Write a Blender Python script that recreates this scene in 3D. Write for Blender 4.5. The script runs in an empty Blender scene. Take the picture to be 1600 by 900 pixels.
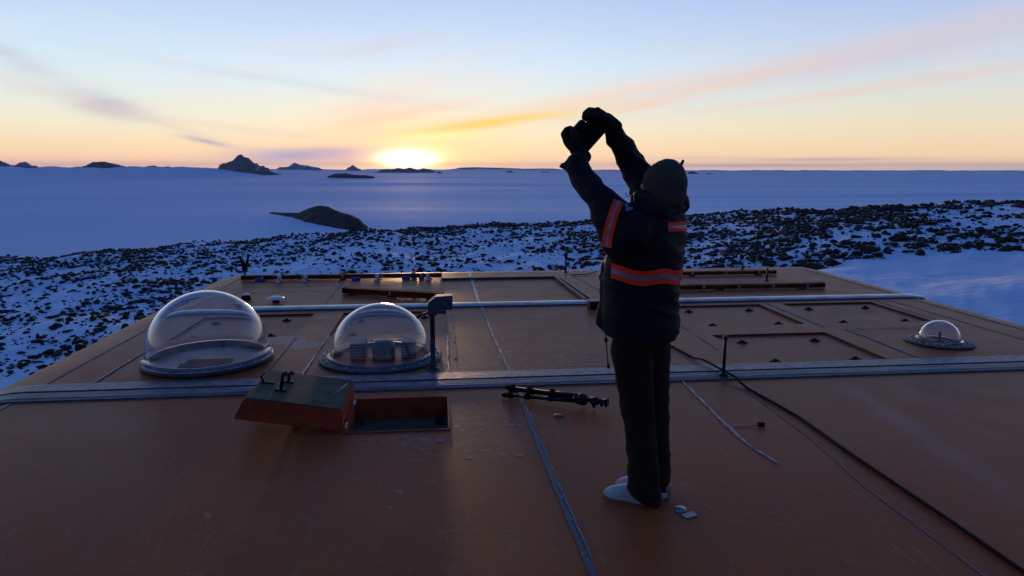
import bpy, bmesh, math, random
import numpy as np
from mathutils import Vector, Matrix, noise
from mathutils.bvhtree import BVHTree
random.seed(7)
SC = bpy.context.scene
COL = SC.collection
R = math.radians
PI = math.pi

# ------------------------------------------------------------------ camera
F, CX, CY = 1066.7, 800.0, 450.0          # 24 mm lens on a 36 mm sensor, photo 1600 x 900
PITCH, YAW, EYE = R(9.89), R(5.9), 1.66
FWD = Vector((math.sin(YAW)*math.cos(PITCH), math.cos(YAW)*math.cos(PITCH), -math.sin(PITCH)))
RGT = Vector((math.cos(YAW), -math.sin(YAW), 0))
UPV = RGT.cross(FWD)
FH = Vector((math.sin(YAW), math.cos(YAW), 0))
ZUP = Vector((0, 0, 1))
cam_data = bpy.data.cameras.new('camera')
cam = bpy.data.objects.new('camera', cam_data)
COL.objects.link(cam)
cam_data.lens = 24
cam_data.sensor_width = 36
cam_data.clip_start = 0.05
cam_data.clip_end = 400000
cam.matrix_world = Matrix(((RGT.x, UPV.x, -FWD.x, 0), (RGT.y, UPV.y, -FWD.y, 0), (RGT.z, UPV.z, -FWD.z, EYE), (0, 0, 0, 1)))
SC.camera = cam
SUN_AZ, SUN_EL = -2.59, 0.80              # degrees, azimuth from +Y towards +X

def ray(px, py):
    return FWD + RGT*((px-CX)/F) - UPV*((py-CY)/F)
def P(px, py, dh):                        # point seen there at a horizontal distance dh in front of the camera
    d = ray(px, py)
    return Vector((0, 0, EYE)) + d*(dh/d.dot(FH))
def azel(px, py):
    d = ray(px, py).normalized()
    return math.degrees(math.atan2(d.x, d.y)), math.degrees(math.asin(d.z))
def ADZ(a, d, z, d0=3.25):                # person frame: a to the right, d away, z up
    v = RGT*a + FH*(d0+d)
    return Vector((v.x, v.y, z))

# ------------------------------------------------------------------ node helpers
def s2l(c):
    return tuple(((v/255)/12.92 if v <= 10 else (((v/255)+0.055)/1.055)**2.4) for v in c)
class E:
    """a socket or number with arithmetic that builds Math nodes"""
    nt = None
    def __init__(s, v): s.v = v
    @staticmethod
    def m(op, *a, clamp=False):
        n = E.nt.nodes.new('ShaderNodeMath'); n.operation = op; n.use_clamp = clamp
        for i, x in enumerate(a):
            x = x.v if isinstance(x, E) else x
            if isinstance(x, (int, float)): n.inputs[i].default_value = x
            else: E.nt.links.new(x, n.inputs[i])
        return E(n.outputs[0])
    def __add__(s, o): return E.m('ADD', s, o)
    __radd__ = __add__
    def __sub__(s, o): return E.m('SUBTRACT', s, o)
    def __rsub__(s, o): return E.m('SUBTRACT', o, s)
    def __mul__(s, o): return E.m('MULTIPLY', s, o)
    __rmul__ = __mul__
    def __truediv__(s, o): return E.m('DIVIDE', s, o)
    def clamp(s): return E.m('ADD', s, 0.0, clamp=True)
    def exp(s): return E.m('EXPONENT', s)
def node(nt, t, **kw):
    n = nt.nodes.new(t)
    for k, v in kw.items(): setattr(n, k, v)
    return n
def ramp(nt, fac, stops, interp='LINEAR'):
    n = nt.nodes.new('ShaderNodeValToRGB'); n.color_ramp.interpolation = interp
    e = n.color_ramp.elements
    while len(e) > 1: e.remove(e[-1])
    for i, (p, c) in enumerate(stops):
        if i == 0: e[0].position = p; q = e[0]
        else: q = e.new(p)
        if isinstance(c, (int, float)): c = (c, c, c)
        q.color = tuple(c) + ((1,) if len(c) == 3 else ())
    nt.links.new(fac.v if isinstance(fac, E) else fac, n.inputs[0])
    return n.outputs[0]
def mixc(nt, fac, a, b, mode='MIX'):
    n = nt.nodes.new('ShaderNodeMix'); n.data_type = 'RGBA'; n.blend_type = mode; n.clamp_result = False
    for i, x in ((0, fac), (6, a), (7, b)):
        x = x.v if isinstance(x, E) else x
        if isinstance(x, (int, float)): n.inputs[i].default_value = x
        elif isinstance(x, tuple): n.inputs[i].default_value = x[:3] + (1,)
        else: nt.links.new(x, n.inputs[i])
    return n.outputs[2]

# ------------------------------------------------------------------ sky
world = bpy.data.worlds.new('World')
SC.world = world
world.use_nodes = True
nt = world.node_tree
nt.nodes.clear()
E.nt = nt
tc = node(nt, 'ShaderNodeTexCoord')
sep = node(nt, 'ShaderNodeSeparateXYZ')
nt.links.new(tc.outputs['Generated'], sep.inputs[0])
X, Y, Z = (E(sep.outputs[i]) for i in range(3))
EL = E.m('ARCSINE', Z)*(180/PI)
AZ = E.m('ARCTAN2', X, Y)*(180/PI)
DX = AZ - SUN_AZ
DY = EL - SUN_EL
tt = E.m('SQRT', E.m('MAXIMUM', EL, 0.0)/90.0)
def rp(el): return math.sqrt(max(el, 0)/90)
S = s2l
# western sky as photographed up to 13 degrees, deepening to dusk blue overhead
UPPER = [(rp(16.5), (0.33, 0.46, 0.74)), (rp(23), (0.085, 0.17, 0.42)), (rp(36), (0.028, 0.080, 0.30)), (rp(60), (0.015, 0.092, 0.37)), (1.0, (0.015, 0.098, 0.39))]
left = ramp(nt, tt, [(0.0, S((238, 190, 170))), (rp(0.6), S((255, 210, 172))), (rp(1.6), S((254, 224, 184))), (rp(3.2), S((246, 239, 210))),
                     (rp(5.2), S((228, 240, 236))), (rp(8), S((212, 233, 250))), (rp(12.5), S((186, 210, 246)))] + UPPER)
right = ramp(nt, tt, [(0.0, S((235, 200, 170))), (rp(0.6), S((253, 216, 170))), (rp(1.6), S((250, 222, 180))), (rp(3.2), S((240, 228, 196))),
                      (rp(5.2), S((222, 226, 218))), (rp(8), S((202, 215, 234))), (rp(12.5), S((172, 192, 236)))] + UPPER)
east = ramp(nt, tt, [(0.0, (0.03, 0.07, 0.20)), (rp(3), (0.05, 0.085, 0.22)), (rp(10), (0.06, 0.10, 0.26)), (rp(25), (0.025, 0.075, 0.27)), (1.0, (0.015, 0.098, 0.39))])
mr = ((AZ - 8.0)/28.0).clamp()
front = mixc(nt, mr, left, right)
cosaz = E.m('COSINE', DX*(PI/180))
back = E.m('SMOOTH_MIN', ((0.55 - cosaz)/0.9).clamp(), 1.0, 0.1).clamp()
col = mixc(nt, back, front, east)
# glow round the sun
def gauss(sx, sy, ox=0.0, oy=0.0):
    a = (DX - ox)/sx; b = (DY - oy)/sy
    return (0.0 - (a*a + b*b)).exp()
col = mixc(nt, gauss(14, 5)*0.30, col, S((255, 236, 190)))
col = mixc(nt, gauss(7, 3.0)*0.60, col, S((255, 230, 140)))
# clouds: streaks and wisps at their places in the sky
uvz = node(nt, 'ShaderNodeCombineXYZ')
nt.links.new((AZ*0.055).v, uvz.inputs[0]); nt.links.new(((EL - AZ*0.10)*0.42).v, uvz.inputs[1])
ns = node(nt, 'ShaderNodeTexNoise'); ns.inputs['Scale'].default_value = 2.2; ns.inputs['Detail'].default_value = 6
ns.inputs['Distortion'].default_value = 0.6
nt.links.new(uvz.outputs[0], ns.inputs[0])
NZ = E(ns.outputs[0])
WARP = (NZ - 0.5)*1.5
wisp = ((NZ - 0.47)*4.5).clamp()
band = (0.0 - ((EL - 5.5)/4.0)*((EL - 5.5)/4.0)).exp()
col = mixc(nt, wisp*band*0.28, col, S((250, 222, 205)))
def streak(px, py, ang, ln, wd, c, st, rough=0.6):
    global col
    a0, e0 = azel(px, py)
    k = 57.3/F*0.97
    ca, sa = math.cos(R(ang)), math.sin(R(ang))
    du = AZ - a0; dv = EL - e0 + WARP*(0.35*min(1.0, wd/8.0))
    u = (du*ca + dv*sa)/(ln*k); v = (dv*ca - du*sa)/(wd*k)
    g = (0.0 - (u*u + v*v)).exp()
    mod = ((NZ - 0.5)*(3.0*rough) + 1.0).clamp()
    col = mixc(nt, g*mod*st, col, S(c))
streak(1300, 92, 9.5, 380, 18, (220, 202, 208), 0.6, 0.4)
streak(1500, 62, 10, 200, 18, (210, 198, 214), 0.4, 0.3)
streak(1390, 134, 6, 250, 7, (232, 210, 202), 0.65, 0.3)
streak(1060, 150, 12, 150, 8, (246, 208, 186), 0.7)
streak(900, 158, 9, 200, 12, (250, 214, 190), 0.6)
streak(770, 191, 7, 130, 8, (250, 212, 110), 1.0, 0.4)
streak(690, 212, 4, 70, 5, (255, 246, 170), 0.9, 0.3)
streak(640, 176, 10, 110, 9, (246, 208, 186), 0.6, 0.8)
streak(420, 206, -6, 120, 6, (236, 214, 206), 0.5, 0.9)
streak(560, 212, 35, 110, 34, (252, 214, 184), 0.55)
streak(590, 165, 15, 120, 16, (240, 214, 208), 0.4)
streak(470, 243, 1, 95, 12, (146, 160, 204), 1.0, 0.25)
streak(520, 238, 3, 50, 8, (168, 168, 200), 0.8, 0.3)
streak(560, 243, 12, 45, 8, (208, 172, 180), 0.6)
streak(165, 163, -14, 44, 15, (184, 184, 208), 0.9, 1.0)
streak(15, 90, -20, 50, 13, (196, 194, 214), 0.7)
streak(250, 192, -17, 130, 5, (220, 206, 200), 0.4)
streak(322, 221, -12, 32, 4, (178, 174, 192), 0.9)
streak(100, 152, -12, 150, 9, (222, 210, 206), 0.45)
streak(590, 74, 12, 65, 11, (212, 208, 224), 0.55)
streak(450, 128, -7, 220, 7, (200, 216, 232), 0.5)
streak(1290, 249, 0, 110, 2.6, (200, 176, 178), 0.8)
streak(1160, 259, 0, 130, 2.2, (190, 170, 188), 0.8)
streak(1080, 246, 0, 60, 2.0, (226, 190, 176), 0.6)
# the sun itself, half sunk and flaring wide
core = mixc(nt, 1.0, col, (0, 0, 0), 'ADD')
gl = node(nt, 'ShaderNodeVectorMath', operation='SCALE'); gl.inputs[0].default_value = (1.0, 0.86, 0.45)
nt.links.new((gauss(2.3, 0.70)*1.25 + gauss(4.2, 1.5, 0.2, 0.4)*0.16).v, gl.inputs[3])
gw = node(nt, 'ShaderNodeVectorMath', operation='SCALE'); gw.inputs[0].default_value = (1.0, 0.95, 0.8)
nt.links.new((gauss(1.3, 0.42)*9.0).v, gw.inputs[3])
ad = node(nt, 'ShaderNodeVectorMath', operation='ADD'); nt.links.new(gl.outputs[0], ad.inputs[0]); nt.links.new(gw.outputs[0], ad.inputs[1])
a2 = node(nt, 'ShaderNodeVectorMath', operation='ADD'); nt.links.new(core, a2.inputs[0]); nt.links.new(ad.outputs[0], a2.inputs[1])
HORIZON_GAIN = 0.75
hz = (0.0 - E.m('MAXIMUM', EL, 0.0)/0.75).exp()*HORIZON_GAIN + 1.0
sc2 = node(nt, 'ShaderNodeVectorMath', operation='SCALE'); nt.links.new(a2.outputs[0], sc2.inputs[0]); nt.links.new(hz.v, sc2.inputs[3])
bgA = node(nt, 'ShaderNodeBackground'); bgA.inputs[1].default_value = 1.0
nt.links.new(sc2.outputs[0], bgA.inputs[0])
sky = node(nt, 'ShaderNodeTexSky', sky_type='NISHITA'); sky.sun_disc = False
sky.sun_elevation = R(SUN_EL); sky.sun_rotation = R(SUN_AZ); sky.altitude = 850; sky.dust_density = 0.6
bgB = node(nt, 'ShaderNodeBackground'); bgB.inputs[1].default_value = 0.02
nt.links.new(sky.outputs[0], bgB.inputs[0])
add = node(nt, 'ShaderNodeAddShader'); wo = node(nt, 'ShaderNodeOutputWorld')
nt.links.new(bgA.outputs[0], add.inputs[0]); nt.links.new(bgB.outputs[0], add.inputs[1])
nt.links.new(add.outputs[0], wo.inputs[0])
world.cycles.sampling_method = 'MANUAL'
world.cycles.sample_map_resolution = 2048

sl = bpy.data.lights.new('sun', 'SUN')
sl.energy = 2.0; sl.angle = R(4.0); sl.color = (1.0, 0.62, 0.32)
so = bpy.data.objects.new('sun', sl); COL.objects.link(so)
sdir = Vector((math.sin(R(SUN_AZ))*math.cos(R(SUN_EL)), math.cos(R(SUN_AZ))*math.cos(R(SUN_EL)), math.sin(R(SUN_EL))))
so.rotation_euler = sdir.to_track_quat('Z', 'Y').to_euler()
so.location = (0, 0, 30)

SC.view_settings.view_transform = 'Standard'
SC.view_settings.look = 'None'
SC.view_settings.exposure = 0.0
SC.view_settings.gamma = 1.0
SC.render.engine = 'CYCLES'
SC.cycles.use_denoising = True
try: SC.cycles.denoiser = 'OPENIMAGEDENOISE'
except Exception: pass
SC.cycles.max_bounces = 10
SC.cycles.transmission_bounces = 8
SC.cycles.transparent_max_bounces = 12
SC.cycles.volume_bounces = 0
SC.cycles.caustics_refractive = True

# ------------------------------------------------------------------ materials
def material(name, color=(0.5, 0.5, 0.5), rough=0.5, metal=0.0, var=0.0, vscale=5.0, bump=0.0, bscale=40.0, bdist=0.01, color2=None, spec=0.5, rvar=0.0):
    m = bpy.data.materials.new(name); m.use_nodes = True
    t = m.node_tree; b = t.nodes['Principled BSDF']
    b.inputs['Roughness'].default_value = rough; b.inputs['Metallic'].default_value = metal
    b.inputs['Specular IOR Level'].default_value = spec
    co = node(t, 'ShaderNodeTexCoord')
    if var or color2:
        n = node(t, 'ShaderNodeTexNoise'); n.inputs['Scale'].default_value = vscale; n.inputs['Detail'].default_value = 6
        t.links.new(co.outputs['Object'], n.inputs[0])
        c2 = color2 or tuple(max(0, c*(1-var)) for c in color)
        c1 = color if color2 else tuple(min(1, c*(1+var)) for c in color)
        t.links.new(ramp(t, n.outputs[0], [(0.35, c1), (0.65, c2)]), b.inputs['Base Color'])
        if rvar:
            t.links.new(ramp(t, n.outputs[0], [(0.3, rough-rvar), (0.7, rough+rvar)]), b.inputs['Roughness'])
    else:
        b.inputs['Base Color'].default_value = (*color, 1)
    if bump:
        n2 = node(t, 'ShaderNodeTexNoise'); n2.inputs['Scale'].default_value = bscale; n2.inputs['Detail'].default_value = 5
        t.links.new(co.outputs['Object'], n2.inputs[0])
        bp = node(t, 'ShaderNodeBump'); bp.inputs['Strength'].default_value = bump; bp.inputs['Distance'].default_value = bdist
        t.links.new(n2.outputs[0], bp.inputs['Height']); t.links.new(bp.outputs[0], b.inputs['Normal'])
    return m
def noise_node(t, vec, scale, detail=5, dist=0.0, rough=0.5):
    n = node(t, 'ShaderNodeTexNoise'); n.inputs['Scale'].default_value = scale; n.inputs['Detail'].default_value = detail
    n.inputs['Distortion'].default_value = dist; n.inputs['Roughness'].default_value = rough
    t.links.new(vec, n.inputs[0]); return n.outputs[0]
def mapping(t, vec, scale=(1, 1, 1), rot=(0, 0, 0), loc=(0, 0, 0)):
    n = node(t, 'ShaderNodeMapping'); n.inputs['Scale'].default_value = scale; n.inputs['Rotation'].default_value = rot
    n.inputs['Location'].default_value = loc; t.links.new(vec, n.inputs[0]); return n.outputs[0]

M = {}
def make_roof_mat():
    m = bpy.data.materials.new('roof_paint'); m.use_nodes = True
    t = m.node_tree; b = t.nodes['Principled BSDF']; E.nt = t
    co = node(t, 'ShaderNodeTexCoord').outputs['Object']
    big = E(noise_node(t, co, 0.55, 4)); mid = E(noise_node(t, co, 3.0, 6, 0.4)); fine = E(noise_node(t, co, 38, 4))
    base = ramp(t, big*0.6 + mid*0.4, [(0.3, (0.38, 0.070, 0.017)), (0.52, (0.47, 0.096, 0.024)), (0.72, (0.56, 0.132, 0.038))])
    # rubbed, chalky patches and drips
    st1 = E(noise_node(t, mapping(t, co, (1.0, 0.35, 1), (0, 0, 0.5)), 4.0, 7, 0.8, 0.65))
    worn = ((st1 - 0.60)*7).clamp()*0.30
    spots = ((E(noise_node(t, co, 9.0, 3, 0.5)) - 0.70)*14).clamp()*0.5
    far = E(noise_node(t, co, 1.1, 3))
    c = mixc(t, worn, base, (0.56, 0.34, 0.24))
    c = mixc(t, spots*((far - 0.42)*6).clamp(), c, (0.55, 0.48, 0.43))
    # a rubbed track, two round repair patches and a frosty scuffed area
    sx3 = node(t, 'ShaderNodeSeparateXYZ'); t.links.new(co, sx3.inputs[0]); xo, yo = E(sx3.outputs[0]), E(sx3.outputs[1])
    def ell(cx_, cy_, a_, b_, k_=6.0):
        u_ = (xo - cx_)/a_; v_ = (yo - cy_)/b_
        return ((1.0 - (u_*u_ + v_*v_) + (mid - 0.5)*1.6)*k_).clamp()
    trk = (xo - 3.02 - (yo-4.0)*0.10 + (mid-0.5)*0.12)/0.10
    track = (0.0 - trk*trk).exp()*((5.0 - yo)*3.0).clamp()*((yo - 2.2)*0.7).clamp()
    c = mixc(t, track*(st1*1.4-0.35).clamp()*0.45, c, (0.50, 0.42, 0.38))
    c = mixc(t, ell(-1.34, 6.52, 0.17, 0.16)*0.35 + ell(-1.55, 6.75, 0.2, 0.2)*0.3, c, (0.50, 0.44, 0.38))
    sc_ = E(noise_node(t, mapping(t, co, (1, 1.6, 1)), 13, 4, 0.6, 0.6))
    c = mixc(t, ell(0.75, 5.85, 1.3, 0.55, 1.5)*((sc_ - 0.57)*12).clamp()*0.35, c, (0.58, 0.55, 0.54))
    c = mixc(t, ell(0.1, 4.2, 0.7, 0.6, 1.5)*((sc_ - 0.55)*10).clamp()*0.25, c, (0.5, 0.47, 0.47))
    # darker weathering in the far bays
    c = mixc(t, ((E(noise_node(t, co, 2.2, 7, 0.5, 0.65)) - 0.52)*7).clamp()*((yo - 5.3)*2.0).clamp()*0.35, c, (0.20, 0.065, 0.03))
    # fine scratches
    w = E(noise_node(t, mapping(t, co, (3, 40, 1), (0, 0, 0.9)), 1.5, 3, 2.0)); w2 = E(noise_node(t, mapping(t, co, (34, 2.5, 1), (0, 0, 0.35)), 1.3, 3, 2.0))
    scr = (((w - 0.63)*16).clamp() + ((w2 - 0.64)*16).clamp()).clamp()*0.15
    c = mixc(t, scr, c, (0.55, 0.45, 0.40))
    t.links.new(c, b.inputs['Base Color'])
    rg = (mid*0.20 + worn*0.4 + fine*0.10 + 0.30)
    t.links.new(rg.v, b.inputs['Roughness'])
    b.inputs['Specular IOR Level'].default_value = 0.10
    bp = node(t, 'ShaderNodeBump'); bp.inputs['Strength'].default_value = 0.2; bp.inputs['Distance'].default_value = 0.005
    h = fine*0.35 + mid*1.2 + big*1.5
    t.links.new(h.v, bp.inputs['Height']); t.links.new(bp.outputs[0], b.inputs['Normal'])
    return m
M['roof'] = make_roof_mat()
M['panrim'] = material('dark_red_pan_edge', (0.13, 0.032, 0.018), 0.6, var=0.3, vscale=9, spec=0.2)
M['red'] = material('red_oxide_edge', (0.34, 0.050, 0.016), 0.6, spec=0.2, var=0.25, vscale=9, bump=0.2)
def make_tape_mat():
    m = bpy.data.materials.new('frosted_joint_metal'); m.use_nodes = True
    t = m.node_tree; b = t.nodes['Principled BSDF']; E.nt = t
    co = node(t, 'ShaderNodeTexCoord').outputs['Object']
    n1 = E(noise_node(t, mapping(t, co, (0.5, 7, 4)), 6.0, 7, 0.6, 0.65)); n2 = E(noise_node(t, co, 26, 6, 0.5, 0.7))
    c = ramp(t, n1*0.6 + n2*0.4, [(0.40, (0.03, 0.032, 0.05)), (0.51, (0.10, 0.104, 0.13)), (0.64, (0.30, 0.30, 0.32))])
    t.links.new(c, b.inputs['Base Color']); b.inputs['Metallic'].default_value = 0.55
    t.links.new((n2*0.3 + 0.32).v, b.inputs['Roughness'])
    bp = node(t, 'ShaderNodeBump'); bp.inputs['Strength'].default_value = 0.4; bp.inputs['Distance'].default_value = 0.006
    t.links.new((n1 + n2).v, bp.inputs['Height']); t.links.new(bp.outputs[0], b.inputs['Normal'])
    return m
M['tape'] = make_tape_mat()
M['tape_dark'] = material('dark_streaked_joint', (0.16, 0.165, 0.19), 0.45, 0.3, vscale=18, color2=(0.05, 0.05, 0.07), bump=0.4, bscale=30)
M['tape_pale'] = material('pale_dull_aluminium', (0.62, 0.56, 0.50), 0.30, 0.4, vscale=5, color2=(0.36, 0.32, 0.28), bump=0.25, bscale=12)
M['sealant'] = material('dark_joint_sealant', (0.035, 0.035, 0.045), 0.5, var=0.5, vscale=14, bump=0.3)
M['seam'] = material('grey_blue_seam_filler', (0.20, 0.20, 0.22), 0.5, vscale=10, color2=(0.07, 0.07, 0.09), bump=0.5, bscale=30)
M['seam_deep'] = material('dark_blue_grey_seam', (0.085, 0.085, 0.11), 0.5, vscale=14, color2=(0.03, 0.03, 0.045), bump=0.3)
M['seam_pale'] = material('pale_tape_remains', (0.34, 0.34, 0.35), 0.45, vscale=13, color2=(0.12, 0.12, 0.14), bump=0.5, bscale=40)
M['seam_faint'] = material('faint_seam', (0.26, 0.12, 0.08), 0.6, vscale=12, color2=(0.20, 0.14, 0.13), bump=0.3)
M['black'] = material('black_rubber', (0.006, 0.006, 0.006), 0.7, spec=0.15, bump=0.2, bscale=80, bdist=0.001)
M['blackmetal'] = material('black_anodised_metal', (0.010, 0.010, 0.010), 0.5, 0.1, var=0.3, spec=0.25)
M['steel'] = material('weathered_steel', (0.30, 0.31, 0.34), 0.42, 0.7, var=0.3, vscale=20, bump=0.1)
M['darksteel'] = material('dark_blue_grey_metal', (0.055, 0.065, 0.095), 0.45, 0.4, var=0.3, vscale=12)
M['rust'] = material('rusty_brown_beam', (0.24, 0.070, 0.036), 0.85, 0.0, spec=0.1, var=0.4, vscale=8, bump=0.3)
M['greyply'] = material('grey_green_board', (0.125, 0.112, 0.065), 0.7, spec=0.1, vscale=7, color2=(0.07, 0.064, 0.036), bump=0.15)
M['white'] = material('white_plastic', (0.72, 0.74, 0.76), 0.4)
M['bluecloth'] = material('blue_clamp_plastic', (0.03, 0.08, 0.45), 0.5)
M['flange'] = material('frosty_pale_flange', (0.40, 0.44, 0.50), 0.4, 0.25, vscale=14, color2=(0.18, 0.20, 0.24), bump=0.4, bscale=25)
M['flange_dark'] = material('dark_grey_flange', (0.07, 0.073, 0.072), 0.5, 0.2, var=0.35, vscale=14, bump=0.2)
M['flange_olive'] = material('olive_grey_flange', (0.10, 0.088, 0.062), 0.6, 0.0, var=0.3, vscale=14)
M['curb'] = material('shaded_curb_side', (0.035, 0.038, 0.045), 0.6, var=0.4, vscale=12)  # shade below the flange ring put into the colour
M['interior'] = material('pale_dome_floor', (0.40, 0.44, 0.42), 0.6, var=0.25, vscale=5)
M['dark'] = material('dark_interior', (0.012, 0.013, 0.014), 0.7)
M['lensglass'] = material('dark_lens_glass', (0.02, 0.022, 0.03), 0.06, spec=0.8)
M['lcd'] = material('dark_camera_screen', (0.006, 0.006, 0.007), 0.6, spec=0.1)
def make_acrylic():
    m = bpy.data.materials.new('clear_acrylic_dome'); m.use_nodes = True
    t = m.node_tree; t.nodes.clear(); E.nt = t
    out = node(t, 'ShaderNodeOutputMaterial'); g = node(t, 'ShaderNodeBsdfGlass'); g.inputs['IOR'].default_value = 1.49
    g.inputs['Roughness'].default_value = 0.0; g.inputs['Color'].default_value = (0.95, 0.96, 0.97, 1)
    d = node(t, 'ShaderNodeBsdfTranslucent'); d.inputs['Color'].default_value = (0.75, 0.78, 0.85, 1)
    d2 = node(t, 'ShaderNodeBsdfDiffuse'); d2.inputs['Color'].default_value = (0.72, 0.75, 0.82, 1)
    mm = node(t, 'ShaderNodeMixShader'); t.links.new(d.outputs[0], mm.inputs[1]); t.links.new(d2.outputs[0], mm.inputs[2])
    co = node(t, 'ShaderNodeTexCoord').outputs['Object']
    f = E(noise_node(t, co, 4, 5))*0.04 + 0.024
    mx = node(t, 'ShaderNodeMixShader'); t.links.new(f.v, mx.inputs[0]); t.links.new(g.outputs[0], mx.inputs[1]); t.links.new(mm.outputs[0], mx.inputs[2])
    t.links.new(mx.outputs[0], out.inputs[0])
    return m
M['acrylic'] = make_acrylic()

def make_snow():
    m = bpy.data.materials.new('wind_packed_snow'); m.use_nodes = True
    t = m.node_tree; b = t.nodes['Principled BSDF']; E.nt = t
    geo = node(t, 'ShaderNodeNewGeometry'); pos = geo.outputs['Position']
    near = E(noise_node(t, mapping(t, pos, (0.10, 0.45, 0.3), (0, 0, 0.5)), 1.0, 7, 0.6, 0.55))
    fine = E(noise_node(t, mapping(t, pos, (1, 2.4, 1), (0, 0, 0.5)), 1.1, 6, 0.4, 0.6))
    # far ice plain: sunlight on swell crests painted in as long pale bands
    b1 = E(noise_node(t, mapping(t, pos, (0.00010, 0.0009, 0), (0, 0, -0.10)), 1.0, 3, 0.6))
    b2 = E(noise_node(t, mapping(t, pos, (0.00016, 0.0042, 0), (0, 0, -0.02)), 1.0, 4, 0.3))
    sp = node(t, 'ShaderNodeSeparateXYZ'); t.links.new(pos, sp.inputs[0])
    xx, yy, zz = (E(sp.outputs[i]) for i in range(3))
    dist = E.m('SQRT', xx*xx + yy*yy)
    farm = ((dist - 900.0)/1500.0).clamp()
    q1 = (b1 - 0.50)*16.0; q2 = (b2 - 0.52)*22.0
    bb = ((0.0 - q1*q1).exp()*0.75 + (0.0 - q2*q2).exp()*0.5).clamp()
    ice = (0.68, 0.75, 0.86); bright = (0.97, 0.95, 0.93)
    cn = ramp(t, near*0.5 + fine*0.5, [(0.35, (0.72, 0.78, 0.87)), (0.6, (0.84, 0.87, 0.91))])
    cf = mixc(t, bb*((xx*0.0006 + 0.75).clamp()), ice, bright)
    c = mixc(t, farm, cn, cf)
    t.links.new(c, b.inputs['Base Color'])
    b.inputs['Roughness'].default_value = 0.85; b.inputs['Specular IOR Level'].default_value = 0.05
    bp = node(t, 'ShaderNodeBump'); bp.inputs['Strength'].default_value = 0.7; bp.inputs['Distance'].default_value = 0.30
    t.links.new((near*1.0 + fine*0.3).v, bp.inputs['Height']); t.links.new(bp.outputs[0], b.inputs['Normal'])
    return m
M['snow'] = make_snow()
def make_rock(name, c1, c2, snow_at, sc):
    m = bpy.data.materials.new(name); m.use_nodes = True
    t = m.node_tree; b = t.nodes['Principled BSDF']; E.nt = t
    geo = node(t, 'ShaderNodeNewGeometry')
    n = E(noise_node(t, geo.outputs['Position'], sc, 6, 0.3, 0.6))
    sp = node(t, 'ShaderNodeSeparateXYZ'); t.links.new(geo.outputs['Normal'], sp.inputs[0])
    cap = ((E(sp.outputs[2]) + (n-0.5)*0.9 - snow_at)*8).clamp()
    c = mixc(t, cap, ramp(t, n, [(0.35, c1), (0.65, c2)]), (0.74, 0.80, 0.88))
    t.links.new(c, b.inputs['Base Color']); b.inputs['Roughness'].default_value = 0.85; b.inputs['Specular IOR Level'].default_value = 0.2
    bp = node(t, 'ShaderNodeBump'); bp.inputs['Strength'].default_value = 0.6; bp.inputs['Distance'].default_value = 0.12/sc
    t.links.new(n.v, bp.inputs['Height']); t.links.new(bp.outputs[0], b.inputs['Normal'])
    return m
M['rock'] = make_rock('dark_brown_rock', (0.030, 0.019, 0.011), (0.062, 0.042, 0.026), 0.97, 2.5)
M['nunatak'] = make_rock('dark_outcrop_rock', (0.016, 0.014, 0.012), (0.034, 0.029, 0.024), 1.10, 0.03)
M['peak'] = make_rock('dark_peak_rock', (0.010, 0.012, 0.020), (0.022, 0.025, 0.036), 1.04, 0.004)
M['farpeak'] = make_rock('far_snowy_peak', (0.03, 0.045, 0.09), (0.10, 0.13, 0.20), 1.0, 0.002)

def fabric(name, c, rough=0.85, sheen=0.2, weave=260, wr=0.35):
    m = material(name, c, rough, var=0.18, vscale=7, spec=0.12)
    t = m.node_tree; b = t.nodes['Principled BSDF']; b.inputs['Sheen Weight'].default_value = sheen
    E.nt = t
    co = node(t, 'ShaderNodeTexCoord').outputs['Object']
    n = E(noise_node(t, co, weave, 2)); w = E(noise_node(t, mapping(t, co, (1, 1, 2.2)), 11, 4, 1.0))
    bp = node(t, 'ShaderNodeBump'); bp.inputs['Strength'].default_value = wr; bp.inputs['Distance'].default_value = 0.012
    t.links.new((n*0.06 + w).v, bp.inputs['Height']); t.links.new(bp.outputs[0], b.inputs['Normal'])
    return m
M['jacket'] = fabric('black_navy_nylon', (0.0085, 0.0085, 0.010), 0.65, 0.03)
M['trousers'] = fabric('charcoal_brown_trousers', (0.022, 0.016, 0.010), 0.9, 0.03)
M['knit'] = fabric('dark_olive_knit', (0.060, 0.052, 0.036), 0.95, 0.08, 120, 0.5)
M['glove'] = fabric('dark_grey_glove', (0.020, 0.018, 0.012), 0.9, 0.05)
M['hair'] = material('dark_brown_hair', (0.018, 0.011, 0.008), 0.5, bump=1.0, bscale=60, bdist=0.02)
M['skin'] = material('skin', (0.42, 0.24, 0.17), 0.5, bump=0.1, bscale=120, bdist=0.001)
M['orange'] = material('bright_orange_red_band', (1.0, 0.042, 0.006), 0.85, bump=0.2, bscale=30)
M['silver'] = material('silver_reflective_tape', (0.20, 0.20, 0.22), 0.5, 0.2)
M['sole'] = material('worn_grey_sole', (0.16, 0.17, 0.17), 0.8, var=0.2)
M['slipper'] = material('pale_white_slipper', (0.40, 0.45, 0.43), 0.7, spec=0.2, var=0.1, bump=0.2, bscale=60, bdist=0.003)
M['logo_blue'] = material('blue_grey_badge', (0.12, 0.18, 0.28), 0.6)
M['hull'] = material('hull_paint', (0.42, 0.13, 0.05), 0.5, var=0.12, vscale=1.5, bump=0.1)

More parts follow.
